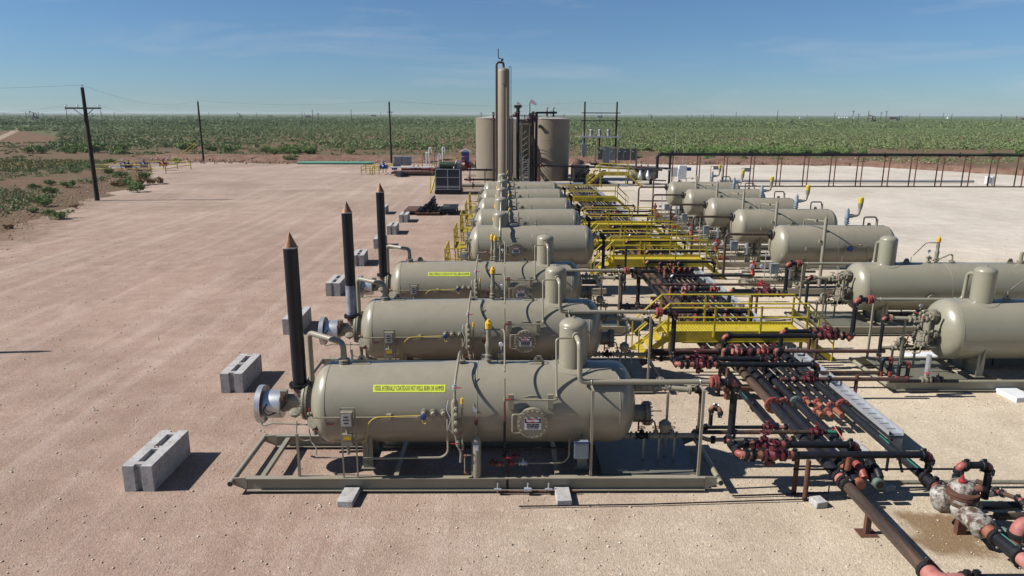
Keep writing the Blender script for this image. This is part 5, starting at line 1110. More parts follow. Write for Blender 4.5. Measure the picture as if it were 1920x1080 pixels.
valve(t, (12.25, 19.35, .55), (1, 0, 0), .055, 'tanf', 'vred'); valve(t, (12.6, 19.35, .55), (1, 0, 0), .055, 'black', None)
MB().rod((11.2, 19.35, .5), (13.2, 19.35, .5), .05, n=12).build('pipe', 'black', t)
MB().rod((12.35, 19.5, .4), (12.35, 19.5, 1.25), .07, n=10).build('drip_pot', 'galv', t)
# rear rows: risers and cross lines to the rack
for k, Y in enumerate(YS):
    nm = ['front', 'second', 'middle', 'fourth', 'rearmost'][k]
    pipe_run('gas_line', f'dark elbowed pipe from the right head of the {nm} left separator', [(4.32, Y, 2.62), (4.55, Y, 2.62), (4.55, Y, .95), (7.0+.1*k, Y, .95)], .075, 'black', 'coupling', 'lines from the rear left separators', marks=[('v', 2, .3, 'maroon'), ('s', 2, .45, 'red')], bend=1.2)
    pipe_run('cross_pipe', f'dark cross pipe with a pale elbow in front of the {nm} right separator', [(7.5, Y-1.1, .55), (7.5, Y-1.1, 1.0), (11.1, Y-1.1, 1.0)], .06, 'black', 'galv' if k % 2 == 0 else 'pink', 'cross pipes in front of the right separators', marks=[('m', 1, .9, 'teal'), ('c', 1, .5)], bend=1.2)
    pipe_run('cross_pipe', f'lower brown cross pipe leading to the {nm} right separator', [(6.4, Y-2.0, .8), (11.6, Y-2.0, .8)], .055, 'rust2', 'red', 'lower cross pipes to the right separators', marks=[('v', 0, .93, 'vred'), ('c', 0, .4)])
    pipe_run('cross_pipe', f'black pipe with pink elbow running beside the {nm} right separator', [(6.85, Y+1.4, .55), (6.85, Y+1.4, 1.12), (10.15, Y+1.4, 1.12), (10.15, Y+1.4, .6)], .062, 'black', 'pink', 'black cross pipes beside the right separators', bend=1.2)
pipe_run('tall_riser', 'tall thin black post pipe left of the second platform', [(5.38, 31.0, .3), (5.38, 31.0, 2.3)], .05, 'black', marks=[('c', 0, .2)])
pipe_run('tall_riser', 'tall thin black pipe rising by the fifth platform', [(12.6, 60.5, 0), (12.6, 60.5, 3.1)], .06, 'rust2')
# ================================================================ concrete blocks
def lego_block(name_label, x, y, rot=0, group='interlocking concrete blocks beside the treaters', L=1.80):
    t = thing('concrete_block', name_label, 'concrete block', (x, y, 0), group); hw = .32; nt = .075
    P = lambda pts: [(x+a, y+b) for a, b in pts]
    m = MB(); m.prism(P([(-hw, 0), (-nt, 0), (-nt*.45, .10), (nt*.45, .10), (nt, 0), (hw, 0), (hw, L), (nt, L), (nt*.45, L-.1), (-nt*.45, L-.1), (-nt, L), (-hw, L)]), .005, .50, 'xy')
    g0, g1, g2, g3 = .22, .82, .98, 1.58; pw = .085
    m.prism(P([(-hw, 0), (-nt, 0), (-nt*.45, .10), (-pw, .10), (-pw, L-.1), (-nt*.45, L-.1), (-nt, L), (-hw, L)][:2]+[(-pw, .10), (-pw, L-.10), (-nt, L), (-hw, L)]), .5, .61, 'xy')
    m.prism(P([(nt, 0), (hw, 0), (hw, L), (nt, L), (pw, L-.10), (pw, .10)]), .5, .61, 'xy')
    m.prism(P([(-pw, .1), (pw, .1), (pw, g0), (-pw, g0)]), .5, .61, 'xy'); m.prism(P([(-pw, g1), (pw, g1), (pw, g2), (-pw, g2)]), .5, .61, 'xy'); m.prism(P([(-pw, g3), (pw, g3), (pw, L-.1), (-pw, L-.1)]), .5, .61, 'xy')
    m.build('block_body', 'concrete', t)
    MB().tube([(x-.04, y+.88, .60), (x-.03, y+.90, .66), (x+.04, y+.92, .64), (x+.03, y+.9, .6)], .012, 6, .02).build('lifting_loop', 'rust', t)
    if rot:
        t.rotation_euler = (0, 0, rot)
    return t
names = ['nearest interlocking concrete block, alone at the lower left of the pad', 'concrete block beside the silver drum end of the nearest treater', 'concrete block partly behind the nearest tall black stack', 'concrete block just left of the second black stack', 'fifth concrete block from the front, between second and third stacks', 'concrete block partly hidden behind the third black stack', 'concrete block third from the back of the line', 'second concrete block from the back, near the pipe pallets', 'rearmost concrete block, set slightly left of the line']
for (x, y, r), nm in zip([(-7.94, 14.06, -.01), (-8.02, 19.7, .02), (-7.93, 25.4, .03), (-7.75, 31.2, .02), (-7.93, 37.7, .06), (-7.7, 42.9, .05), (-7.72, 48.1, .04), (-7.7, 53.7, .03), (-10.1, 58.2, .02)], names): lego_block(nm, x, y, r)
def footing(label, x, y, w=.42, l=.75, rot=0, mat='concrete', grp=None):
    o = MB().prism([(-w/2, -l/2), (w/2, -l/2), (w/2, l/2), (-w/2, l/2)], 0, .14, 'xy').build('concrete_sleeper', mat); o.location = (x, y, .005); o.rotation_euler = (0, 0, rot)
    return tag(o, label, 'concrete sleeper', grp)
footing('tapered concrete sleeper under the near skid rail at the left', -3.32, 13.70, .34, .60, -.08); footing('small concrete sleeper under the near skid rail below the grey box', 1.25, 13.70, .32, .56, .03)
footing('white concrete sleeper under the near skid at the right edge', 14.95, 19.4, .6, .9, .1, 'white'); footing('white concrete slab between the two right treaters', 14.2, 22.6, 1.1, .8, .1, 'white')
for x, y, lb in ((10.44, 13.9, 'small concrete sleeper right of the insulated strainer'), (8.4, 14.1, 'small concrete sleeper left of the pipe loop'), (10.6, 12.8, 'small concrete sleeper under the low black pipes'), (6.62, 13.45, 'dusty concrete lump beneath the open pipe stubs')): footing(lb, x, y, .26, .28, .2)
o = MB().box(7.08, 7.18, 12.35, 12.45, 0, .40).box(6.95, 7.31, 12.25, 12.55, .008, .02).build('pipe_stand', 'rust'); tag(o, 'rusty stub stand under the long brown pipe', 'support')

# ================================================================ front right strainer and loops
t = thing('insulated_strainer', 'stained white insulated strainer with a red valve on the oily ground', 'strainer', (8.98, 12.4, 0))
pr_ = random.Random(3)
def lumpy(o, d, prof, n, amp, mat, nm, par):
    m = MB(); m.lathe(o, d, prof, n); k = len(m.v); r_ = random.Random(len(prof)); 
    ctr = Vector(o); D = Vector(d).normalized(); q = []
    for i, v in enumerate(m.v):
        v = Vector(v); ax = ctr+D*((v-ctr).dot(D)); q.append(tuple(ax+(v-ax)*(1+amp*(r_.random()-.5))))
    m.v = q; return m.build(nm, mat, par)
lumpy((8.98, 12.95, .55), (0, -1, -.05), [(0, .14), (.05, .2), (.3, .24), (.55, .23), (.9, .2), (1.15, .24), (1.25, .15)], 20, .16, 'wbrown', 'insulated_body', t)
lumpy((8.62, 12.85, .50), (.55, -.5, .3), [(0, .05), (.03, .2), (.14, .27), (.3, .28), (.36, .2)], 18, .14, 'wbrown', 'insulated_cap', t)
lumpy((8.95, 12.45, .62), (0, 0, 1), [(0, .24), (.16, .27), (.2, .25)], 18, .1, 'wbrown', 'insulated_neck', t)
MB().lathe((8.95, 12.45, .80), (0, 0, 1), [(0, .29), (.04, .29), (.041, .26), (.06, .26), (.061, .29), (.1, .28)], 24).build('rusty_flange', 'rust', t)
lumpy((9.0, 12.55, .86), (0, 0, 1), [(0, .26), (.12, .24), (.2, .12), (.22, .02)], 16, .3, 'wbrown', 'torn_cover', t)
MB().lathe((8.93, 12.5, 1.0), (0, 0, 1), [(0, .03), (.06, .07), (.1, .07), (.13, .03), (.2, .025)], 10).build('red_valve', 'vred', t)
MB().lathe((9.1, 12.35, .98), (.6, -.2, .3), [(0, .06), (.12, .08), (.16, .03)], 10).build('cover_boss', 'rust', t)
MB().box(8.88, 9.06, 12.33, 12.45, 0, .35).build('stand', 'rust', t)
o = pipe_run('pipe_spool', 'red coupled spool between the rack pipe and the strainer', [(8.98, 13.36, .5), (8.98, 12.9, .52)], .12, 'red', marks=[('c', 0, .45)]); coupling(o, (8.98, 13.34, .5), (0, 1, 0), .12)
o = pipe_run('pipe_spool', 'black spool with orange reducer leaving the near side of the strainer', [(9.0, 11.78, .5), (9.03, 10.95, .5)], .115, 'black', marks=[('c', 0, .35), ('m', 0, .6, 'teal')]); MB().rod((9.0, 11.85, .5), (9.01, 11.55, .5), .13, n=18).build('reducer', 'orange', o); coupling(o, (9.0, 11.83, .5), (0, 1, 0), .12)
o = pipe_run('pipe_spool', 'pink tee at the near end of the strainer line', [(9.03, 10.94, .5), (9.06, 10.3, .5)], .125, 'pink', marks=[('c', 0, 0.05), ('c', 0, .75)])
pipe_run('pipe_loop', 'black looped pipe with red elbows arching beside the strainer', [(9.32, 13.2, .55), (9.32, 13.2, 1.05), (9.95, 13.2, 1.05), (9.95, 13.2, .3)], .075, 'black', 'red', None, marks=[('s', 0, .2, 'orange')], bend=1.2)
pipe_run('low_pipe', 'upper of the two low black pipes leaving right of the strainer', [(9.7, 12.95, .28), (14, 12.95, .28)], .085, 'black', marks=[('m', 0, .02, 'teal')])
pipe_run('low_pipe', 'lower brownish black pipe leaving right of the strainer', [(9.8, 12.62, .24), (14, 12.62, .24)], .075, 'brownpipe')
pipe_run('small_pipe', 'thin dark pipe angling down past the right of the strainer with a red elbow', [(10.0, 13.55, .5), (10.05, 12.95, .58), (10.12, 12.45, .7), (10.12, 12.1, .5)], .045, 'brownpipe', 'red', None, bend=1.1)
pipe_run('elbowed_pipe', 'big pink elbow with orange spool near the right edge', [(9.35, 11.45, .30), (9.35, 11.45, .78), (9.95, 11.6, .78), (10.9, 12.0, .6)], .12, 'orange', 'pink', None, bend=1.2, marks=[('c', 2, .4)])
pipe_run('elbowed_pipe', 'red elbowed pipe just above the large corner pipe', [(9.8, 10.95, .2), (9.8, 10.95, .5), (12, 11.0, .5)], .10, 'black', 'red', None, bend=1.2, marks=[('s', 1, .1, 'orange')])
pipe_run('low_pipe', 'grey green pipe slanting under the strainer line', [(9.6, 12.5, .18), (9.9, 11.2, .18)], .085, 'greenpipe', marks=[])
for y, x1, lb in ((13.85, 9.9, 'thin black rod line passing above the open stubs'), (14.15, 13, 'dull grey pipe lying behind the open stubs')):
    pipe_run('thin_line', lb, [(6.2 if y < 14 else 8.1, y, .62 if y < 14 else .14), (x1, y, .62 if y < 14 else .14)], .022 if y < 14 else .05, 'black' if y < 14 else 'tanf')
pipe_run('thin_line', 'thin black line running along the ground in front of the near skid', [(.3, 13.35, .05), (3, 13.42, .05), (6.9, 13.62, .06), (6.9, 13.62, .35)], .015, 'black', bends=False)
pipe_run('thin_line', 'thin dark line behind it, close along the near skid to the rack', [(4.9, 13.75, .05), (7.0, 13.85, .06)], .018, 'black', bends=False)
t = thing('small_fittings', 'small dark fittings and couplings piled on the open stubs', 'pipe fittings', (7.9, 13.8, 0))
MB().rod((7.3, 13.75, .68), (7.3, 13.75, .98), .08, n=14).build('threaded_collar', 'orange', t)
for x, mt in ((7.62, 'red'), (7.95, 'black')): MB().tube([(x, 13.6, .55), (x, 13.75, .66), (x, 14.1, .68)], .085, 14, .1).build('elbow', mt, t); coupling(t, (x, 14.05, .68), (0, 1, 0), .08)
MB().tube([(8.3, 14.0, .5), (8.3, 14.0, .85), (8.5, 14.0, .9), (8.62, 13.95, .5)], .03, 8, .06).build('small_loop', 'black', t)

# ================================================================ tanks, tower and stairs
def storage_tank(label, x, y, r, h, vents):
    t = thing('storage_tank', label, 'tank', (x, y, 0), 'brown storage tanks')
    prof = [(0, r)]
    prof += [(h, r)]
    m = MB().lathe((x, y, 0), (0, 0, 1), prof, 80, cap=False)
    for z in (2.5, 5.0): m.torus((x, y, z), (0, 0, 1), r, .02, 80, 5)
    m = m.build('tank_wall', 'tank', t)
    MB().lathe((x, y, h-.05), (0, 0, 1), [(0, r+.0), (.05, r+.05), (.08, r+.05), (.09, r+.0), (.42, .25), (.45, .02)], 80, cap=False).build('tank_roof', 'tankroof', t)
    for vx, vy, vh in vents:
        m = MB(); m.lathe((x+vx, y+vy, h+.1), (0, 0, 1), [(0, .07), (.25, .07), (.251, .16), (.33, .16), (.34, .09), (.6, .14), (.75, .1), (.95, .1)], 12); m.build('thief_vent', 'maroon', t)
        m = MB(); m.lathe((x+vx, y+vy, h+1.04), (0, 0, 1), [(0, .07), (.2, .08), (.21, .17), (.32, .2), (.42, .08)], 12); m.build('vent_hood', 'galv', t)
    return t
TL = storage_tank('left brown storage tank behind the tall tower', -1.28, 91.0, 2.35, 7.55, [(.25, -1.6, 1)])
TR = storage_tank('right brown storage tank with an oval manhole high on its wall', 5.75, 91.0, 2.32, 7.5, [(-.55, -.8, 1), (.25, -.6, 1.2)])
MB().lathe((4.35, 88.9, 6.6), (-.45, -1, 0), [(-.1, .2), (.16, .2), (.161, .24), (.19, .24)], 18).build('manhole', 'coupling', TR)
storage_tank('third brown tank hidden in the dark gap behind the stairs', 2.15, 96.5, 2.3, 7.4, [])
t = thing('tower', 'tall slender brown column tower rising above the tanks', 'tower', (-.15, 84, 0))
MB().lathe((-.15, 84, 0), (0, 0, 1), [(0, .68), (12.75, .68), (12.95, .6), (13.1, .40), (13.18, .1)], 40).build('tower_shell', 'tank', t)
MB().tube([(-.15, 84, 13.1), (-.15, 84, 13.75), (-.95, 84, 13.75), (-.95, 84, .5)], .13, 12, .35).build('overhead_pipe', 'brownpipe', t)
for z in (3, 5, 7, 9, 11.2): MB().box(-.92, -.6, 83.95, 84.05, z, z+.06).build('pipe_bracket', 'brownpipe', t)
MB().tube([(.45, 84, 12.9), (.5, 84, 13.3), (.70, 84, 13.3), (.70, 84, .5)], .04, 8, .1).build('small_pipe', 'galv', t)
MB().tube([(.2, 83.1, 11.0), (.2, 83.1, .4)], .085, 10).build('front_pipe', 'tank', t); MB().tube([(.2, 83.15, 10.9), (-.2, 83.2, 11.4)], .05, 8).build('front_pipe_arm', 'brownpipe', t)
m = MB().tube([(-.35, 84, 13.7), (-.35, 84, 14.1), (-.75, 84, 14.2), (-.75, 84, 15.2)], .05, 8, .1).lathe((-.3, 84, 13.9), (0, 0, 1), [(0, .14), (.2, .14), (.25, .05)], 10); m.build('flare_tip', 'black', t)
pipe_run('tank_riser', 'dark riser with red fittings left of the tower', [(-1.35, 86, 0), (-1.35, 86, 8.3)], .12, 'brownpipe', marks=[('s', 0, .9, 'red'), ('s', 0, .97, 'galv')])
for k, (x, y, h, mt, lb) in enumerate(((1.55, 86.5, 8.9, 'black', 'tall black riser immediately right of the tower'), (3.35, 86.5, 8.4, 'brownpipe', 'dark brown riser in front of the right tank edge'), (3.0, 86.2, 8.2, 'black', 'black riser with red valves in the gap between the tanks'), (3.75, 86.7, 8.3, 'black', 'black riser touching the left side of the right tank'))):
    o = pipe_run('tank_riser', lb, [(x, y, 0), (x, y, h)], .16 if k else .2, mt, marks=[('s', 0, .93, 'red'), ('c', 0, .98)])
    valve(o, (x-.3, y, h-.9), (0, 0, 1), .11, 'maroon', 'vred', up=(-1, 0, 0))
o = pipe_run('tank_top_pipe', 'black pipe running over the top of the right tank between its vents', [(3.8, 89.4, 8.25), (6.4, 90.4, 8.25)], .13, 'black'); 
o = pipe_run('tank_top_pipe', 'short black pipe on top of the riser right of the tower', [(1.1, 86.5, 8.95), (2.0, 86.5, 8.95)], .16, 'black')
t = thing('tank_stairway', 'olive steel stairway and landing between the two tanks', 'stairway', (2.3, 87, 0))
for x in (2.0, 2.9): MB().box(x-.06, x+.06, 85.7, 85.82, 0, 6.9).build('stair_column', 'tanf', t)
MB().box(1.7, 3.2, 85.7, 88.4, 6.85, 6.95).build('landing', 'tanf', t)
for z in (7.4, 7.95): MB().tube([(1.72, 88.3, z), (1.72, 85.72, z), (3.18, 85.72, z), (3.18, 88.3, z)], .04, 6).build('landing_rail', 'greeneq', t)
m = MB()
for k in range(9): m.box(1.75+k*.17, 1.79+k*.17, 85.7, 85.74, 6.95, 7.95)
m.build('landing_posts', 'greeneq', t)
for s, (z0, z1, y0, y1, xx) in enumerate(((0.2, 3.4, 85.6, 89.5, 2.05), (3.4, 6.9, 89.5, 86.2, 2.6))):
    for q in (0, .5):
        MB().prism([(y0, z0), (y0, z0+.25), (y1, z1+.25), (y1, z1)], xx-.25+q, xx-.22+q, 'yz').build('stair_stringer', 'tanf', t)
        MB().tube([(xx-.25+q, y0, z0+1.15), (xx-.25+q, y1, z1+1.15)], .03, 6).build('stair_handrail', 'greeneq', t)
    for k in range(13): u = (k+.5)/13; yy = y0+(y1-y0)*u; zz = z0+(z1-z0)*u; MB().box(xx-.22, xx+.25, yy-.13, yy+.13, zz+.1, zz+.14).build('stair_tread', 'tanf', t)
for x in (2.1, 2.75): MB().box(x-.03, x+.03, 85.2, 85.26, 0, 3.0).build('ladder_rail', 'galv', t)
for k in range(10): MB().rod((2.1, 85.23, .3+k*.28), (2.75, 85.23, .3+k*.28), .025, n=6).build('ladder_rung', 'galv', t)
for k in range(9):
    z = .8+k*.7; MB().tube([(2.0, 85.9, z), (2.9, 85.9, z+.7)], .03, 6).build('lattice_brace', 'tanf', t)
for (x, y, h, lb) in ((3.0, 88.0, 9.6, 'faded windsock on the taller pole above the right tank'), (1.45, 92.0, 9.4, 'small faded windsock on the thin pole behind the stairs')):
    t = thing('windsock', lb, 'windsock', (x, y, 0)); s_ = 1 if x > 2 else .8
    MB().rod((x, y, 0), (x, y, h-.2), .05 if x > 2 else .03, n=8).build('pole', 'black' if x > 2 else 'galv', t)
    MB().lathe((x+.05, y, h+.05), (1, 0, -.62), [(0, .24*s_), (.3*s_, .21*s_), (.55*s_, .16*s_), (.85*s_, .1*s_)], 14, cap=False).build('sock', 'orangeflag', t)
# dark pipework round the tank base
PK = 'dark pipes along the tank base'
for lb, pts, r, mt in (('long black pipe crossing in front of the right tank at head height', [(3.4, 86.0, 2.15), (9.5, 85.6, 2.0), (17.9, 81.6, 1.95)], .12, 'black'), ('black pipe crossing low in front of the left tank', [(-6.0, 86.5, 1.55), (-.9, 86.5, 1.55)], .12, 'black'),
        ('lower black pipe in front of the left tank', [(-4.8, 84.6, .55), (-1.1, 84.6, .55)], .11, 'black'), ('silver clad pipe lying in front of the tanks', [(2.9, 78.5, .62), (8.6, 78.5, .62)], .17, 'alu'), ('pale flanged pipe right of the silver clad one', [(9.2, 77.2, .6), (13.3, 77.2, .6)], .12, 'galv'),
        ('olive pipe beam lying left of the silver clad pipe', [(-6.2, 79.0, .4), (2.7, 79.0, .4)], .22, 'tan'), ('grey pipe between the blue hut and the left tank', [(-5.7, 96, 1.4), (-3.3, 96, 1.4)], .32, 'tanf')):
    pipe_run('base_pipe', lb, pts, r, mt, group=None, bends=False, marks=[('c', 0, .3), ('c', 0, .75)] + ([('v', 0, .15, 'maroon')] if mt != 'tan' else []))
for k, (x, y) in enumerate(((4.0, 85.5), (8.2, 85.6), (11.2, 84.6), (14.3, 83.1), (-4.2, 86.5), (-2.4, 86.5))): tag(MB().rod((x, y, 0), (x, y, 2.0 if x > 0 else 1.5), .06, n=8).build('support_post', 'rust'), 'thin rusty post holding the black pipes at the tanks', 'post', 'posts at the tanks')
t = thing('pump_skid', 'dark pump skid with many small fittings right of the right tank', 'pump skid', (9.6, 87, 0))
MB().box(8.3, 12.4, 85.2, 88.6, .05, .28).build('skid_base', 'black', t)
for k in range(4):
    x = 8.8+k*.95; MB().lathe((x, 87.2, .75), (0, 1, 0), [(0, .3), (.9, .3), (.95, .15), (1.3, .15)], 14).build('pump_motor', ('blue' if k == 3 else 'grey'), t)
    MB().tube([(x, 86.2, .3), (x, 86.2, 1.5), (x+.5, 86.2, 1.5)], .09, 10, .15).build('pump_pipe', 'black', t); valve(t, (x, 85.8, .9), (0, 1, 0), .09, 'coupling', 'coupling')
MB().box(8.3, 10.5, 89, 90.4, .3, 1.9).build('equipment_housing', 'tank', t)
t = thing('small_vessel', 'short tan horizontal vessel with silver wrapped valves right of the tanks', 'vessel', (16.6, 85.3, 0))
MB().lathe((14.7, 85.3, 1.15), (1, 0, 0), [(0, .05), (.06, .38), (.2, .58), (.4, .64), (3.1, .64), (3.3, .58), (3.44, .38), (3.5, .05)], 30).build('vessel_shell', 'tan', t)
for x in (15.4, 17.4): MB().box(x-.1, x+.1, 84.9, 85.7, .05, .7).build('saddle', 'rust', t)
for x, mt in ((16.0, 'galv'), (16.9, 'galv')): lumpy((x, 84.4, .5), (0, .1, 1), [(0, .2), (.3, .32), (.6, .3), (.9, .15), (1.3, .12)], 12, .3, mt, 'wrapped_valve', t)
for x in (15.6, 16.2, 17.0): MB().rod((x, 85.3, 1.75), (x, 85.3, 2.3), .08, n=8).build('nozzle', 'maroon', t); valve(t, (x, 84.8, 1.7), (1, 0, 0), .09, 'maroon', 'vred')
MB().rod((15.0, 84.3, .6), (19.0, 84.3, .5), .07, n=8).build('outlet_pipe', 'black', t)
pipe_run('inlet_line', 'dark pipe from the silver wrapped valves to the rearmost right separator', [(15.7, 60.5, .4), (15.7, 60.5, .9), (11.5, 60.5, .9)], .06, 'rust2', bends=False)
# blue hut
t = thing('portable_toilet', 'blue portable hut with a small white gable roof', 'hut', (-6.35, 116.2, 0))
MB().box(-6.95, -5.75, 115.6, 116.8, .05, 2.15).build('hut_wall', 'blue', t)
for s in (-1, 1): MB().prism([(-6.35, 2.62), (-6.35, 2.68), (-6.35+s*.95, 2.2), (-6.35+s*.95, 2.12)], 115.4, 117.0).build('roof_panel', 'white', t)
MB().prism([(-6.9, 2.151), (-5.8, 2.151), (-6.35, 2.58)], 115.7, 116.7).build('gable', 'white', t); MB().box(-6.6, -6.1, 115.585, 115.6, .1, 1.95).build('door', 'blue', t)
# cooler
t = thing('air_cooler', 'large dark louvred cooler unit with pale frame left of the tanks', 'cooler', (-5.85, 74.0, 0))
x0, x1, y0, y1 = -7.15, -4.55, 73.4, 76.2
MB().box(x0, x1, y0, y1, .42, 2.62).build('cooler_body', 'grey', t); MB().box(x0-.05, x1+.1, y0-.1, y1+.1, .08, .38).build('skid_base', 'black', t)
m = MB()
for k in range(22): z = .82+k*.078; m.box(x0+.12, x1-.12, y0-.03, y0-.004, z, z+.045)
m.build('louvre_panel', 'grey', t)
m = MB(); m.box(x0+.04, x0+.11, y0-.05, y0-.002, .5, 2.58).box(x1-.11, x1-.04, y0-.05, y0-.002, .5, 2.58).box((x0+x1)/2-.03, (x0+x1)/2+.03, y0-.05, y0-.002, .5, 2.58)
for z in (.5, .72, .82, 1.72, 2.53): m.box(x0+.111, x1-.111, y0-.048, y0-.003, z, z+.05)
m.build('panel_frame', 'galv', t)
for y in (73.9, 74.8): MB().lathe((x0+.4, y, 2.95), (1, 0, 0), [(0, .1), (.06, .3), (1.8, .3), (1.86, .1)], 18).build('top_vessel', 'greeneq', t)
MB().tube([(x1-.7, 73.6, 2.63), (x1-.4, 73.8, 3.4), (x1-.2, 75, 3.3)], .06, 8).build('stack_pipe', 'galv', t); MB().box(x1-.6, x1-.1, 74.5, 75.6, 2.63, 3.15).build('fan_motor', 'gbox', t)
rail(t, [(x0-.35, 74, 2.0), (x0+.5, 78, 2.4), (x1-.2, 78, 2.4)], h=.95, r=.03); m = MB().tube([(x0-.6, 73.9, .05), (x0-.5, 74, 1.8)], .05, 6).tube([(x0-.6, 74.6, .05), (x0-.1, 77.8, 2.4)], .09, 6); m.build('ladder', 'yellow', t)
# steel racks with pipe stacks
t = thing('steel_table', 'rusty steel frame left of the black pipe stack', 'steel frame', (-7.9, 59.3, 0)); MB().box(-8.25, -7.0, 57.9, 61.0, .22, .36).build('frame', 'rust', t)
for x in (-8.15, -7.1): MB().box(x-.05, x+.05, 58.0, 60.9, 0, .22).build('leg', 'rust', t)
t = thing('pipe_pallet', 'steel pallet carrying a pyramid stack of short black pipes', 'pallet', (-6.2, 59.0, 0)); MB().box(-7.3, -5.3, 57.6, 58.0, .1, .24).box(-7.3, -5.3, 60.2, 60.6, .1, .24).build('pallet_beam', 'rust', t)
q = 0
for row, n_ in enumerate((9, 5, 3, 2, 1)):
    for k in range(n_):
        x = -6.25+(k-(n_-1)/2)*.225+(.08 if row > 1 else 0)+(.1 if row > 2 else 0); z = .35+row*.19; l0 = 57.7+random.random()*.4+(row*.25)
        o = MB().rod((x, l0, z), (x, l0+2.5, z), .105, n=12).build('stacked_pipe', 'black' if row or k % 4 else 'brownpipe'); tag(o, 'short black pipe in the stack on the steel pallet', 'pipe', 'stacked black pipes')
t = thing('steel_table', 'low black steel table right of the pipe stack', 'steel frame', (-4.7, 59.0, 0)); MB().box(-5.2, -3.95, 57.7, 60.9, .42, .55).build('frame', 'black', t); MB().box(-5.15, -4.6, 58.6, 60.5, .551, .57).build('green_sheet', 'greeneq', t)
for x in (-5.1, -4.05):
    for y in (57.8, 60.8): MB().box(x-.05, x+.05, y-.05, y+.05, 0, .42).build('leg', 'black', t)
# ================================================================ left rear pipe skid and yards
t = thing('manifold_skid', 'long pipe manifold skid with white risers left of the cooler', 'manifold', (-12, 97, 0))
MB().box(-15.2, -7.3, 96.2, 99.0, .25, .5).build('skid_base', 'rust', t); m = MB().rod((-15.4, 96.0, 1.15), (-7.6, 96.0, 1.15), .07, n=8)
m.build('long_header', 'white', t); MB().rod((-14, 97.4, .8), (-7.8, 97.4, .8), .16, n=10).build('long_header', 'maroon', t); MB().rod((-10.2, 95.9, .9), (-8.7, 95.9, .9), .25, n=10).build('red_body', 'maroon', t)
for k, (x, h) in enumerate(((-11.2, 2.6), (-10.6, 3.0), (-10.2, 3.6), (-9.5, 3.3), (-9.0, 2.8), (-8.4, 3.7))): MB().tube([(x, 97.5, .5), (x, 97.5, h), (x+.3, 97.5, h), (x+.3, 97.5, h-.6)], .07, 8, .08).build('riser', 'white' if k % 3 else 'tank', t)
for x in (-14.6, -13.4): MB().box(x-.5, x+.5, 98.6, 99.8, 1.2, 2.4).build('cabinet', 'gbox', t)
for x in (-14.8, -12.2, -11.6, -9.2): valve(t, (x, 96.6, .95), (1, 0, 0), .14, 'blue' if x < -13 else 'maroon', 'vred')
rk = tag(lumpy((-13.6, 95.0, 0), (0, 0, 1), [(0, .9), (.3, .8), (.6, .35), (.7, .05)], 12, .5, 'black', 'tarp_heap', None), 'dark heap of material in front of the manifold skid', 'heap')
def yard(label, x0, x1, y0, y1, n, valves):
    t = thing('railed_enclosure', label, 'railing', ((x0+x1)/2, (y0+y1)/2, 0)); z = .6
    px = [x0+(x1-x0)*k/n for k in range(n+1)]
    for yy in (y0, y1): rail(t, [(x0, yy, 0), (x1, yy, 0)], h=1.15, posts=[(x, yy, 0) for x in px], r=.05)
    for xx in (x0, x1): rail(t, [(xx, y0, 0), (xx, y1, 0)], h=1.149, posts=[], r=.048)
    return t
yard('yellow railed valve yard in the far left beyond the pole', -56.5, -46.5, 99, 107, 5, 1)
t = thing('valve_set', 'blue and red valves on white pipes inside the far left yellow rails', 'valves', (-51, 103, 0))
MB().tube([(-55.5, 101.5, .1), (-55.5, 101.5, .8), (-49, 104.5, .9), (-47.5, 105, .9)], .08, 8, .3).tube([(-54.5, 100.5, 0), (-54.5, 100.5, .7), (-51, 101, .7)], .07, 8, .2).build('white_pipe', 'white', t)
for x, y, mt in ((-53.8, 102.3, 'blue'), (-51.5, 103.3, 'blue'), (-49.3, 104.4, 'vred'), (-52.5, 101, 'coupling')): valve(t, (x, y, .9), (1, .4, 0), .2, mt, mt)
yard('small yellow railed enclosure ahead of the blue valves', -19.4, -17.0, 97.3, 100.5, 2, 1)
t = thing('valve_set', 'pair of bright blue valves beside the small yellow enclosure', 'valves', (-16.6, 98.3, 0))
for x, y in ((-16.4, 97.6), (-15.2, 101.5)): 
    valve(t, (x, y, 1.1), (1, 0, 0), .2, 'blue', 'blue'); MB().tube([(x-1.6, y, 0), (x-1.6, y, 1.1), (x+1.4, y, 1.1)], .09, 8, .25).build('pipe', 'yellow', t)
for k, (x0_, y0_, x1_, y1_) in enumerate(((-55, 118.5, -51.0, 123.5), (-54, 118.8, -50.0, 122.5))):
    o = MB().tube([(x0_, y0_, .2), (x1_-1.5, y1_, 3.2)], .05, 6).build('yellow_guard_pipe', 'yellow'); tag(o, 'slanting yellow guy guard behind the dirt mound', 'guy guard', 'yellow guy guards')
for k, y in enumerate((118.3, 118.8)):
    o = MB().rod((-34 if k == 0 else -33.2, y, .24), (-22.2 if k == 0 else -21.6, y, .24), .2, n=12).build('green_pipe', 'mint'); tag(o, 'mint green pipe lying on the ground at the back edge, %s' % ('front one' if k == 0 else 'rear one'), 'pipe')
lo = tag(lumpy((11.7, 120, 0), (0, 0, 1), [(0, 1.6), (.5, 1.3), (.9, .7), (1.05, .1)], 18, .35, 'berm', 'dirt_heap', None), 'orange brown dirt heap left of the electrical racks', 'heap')
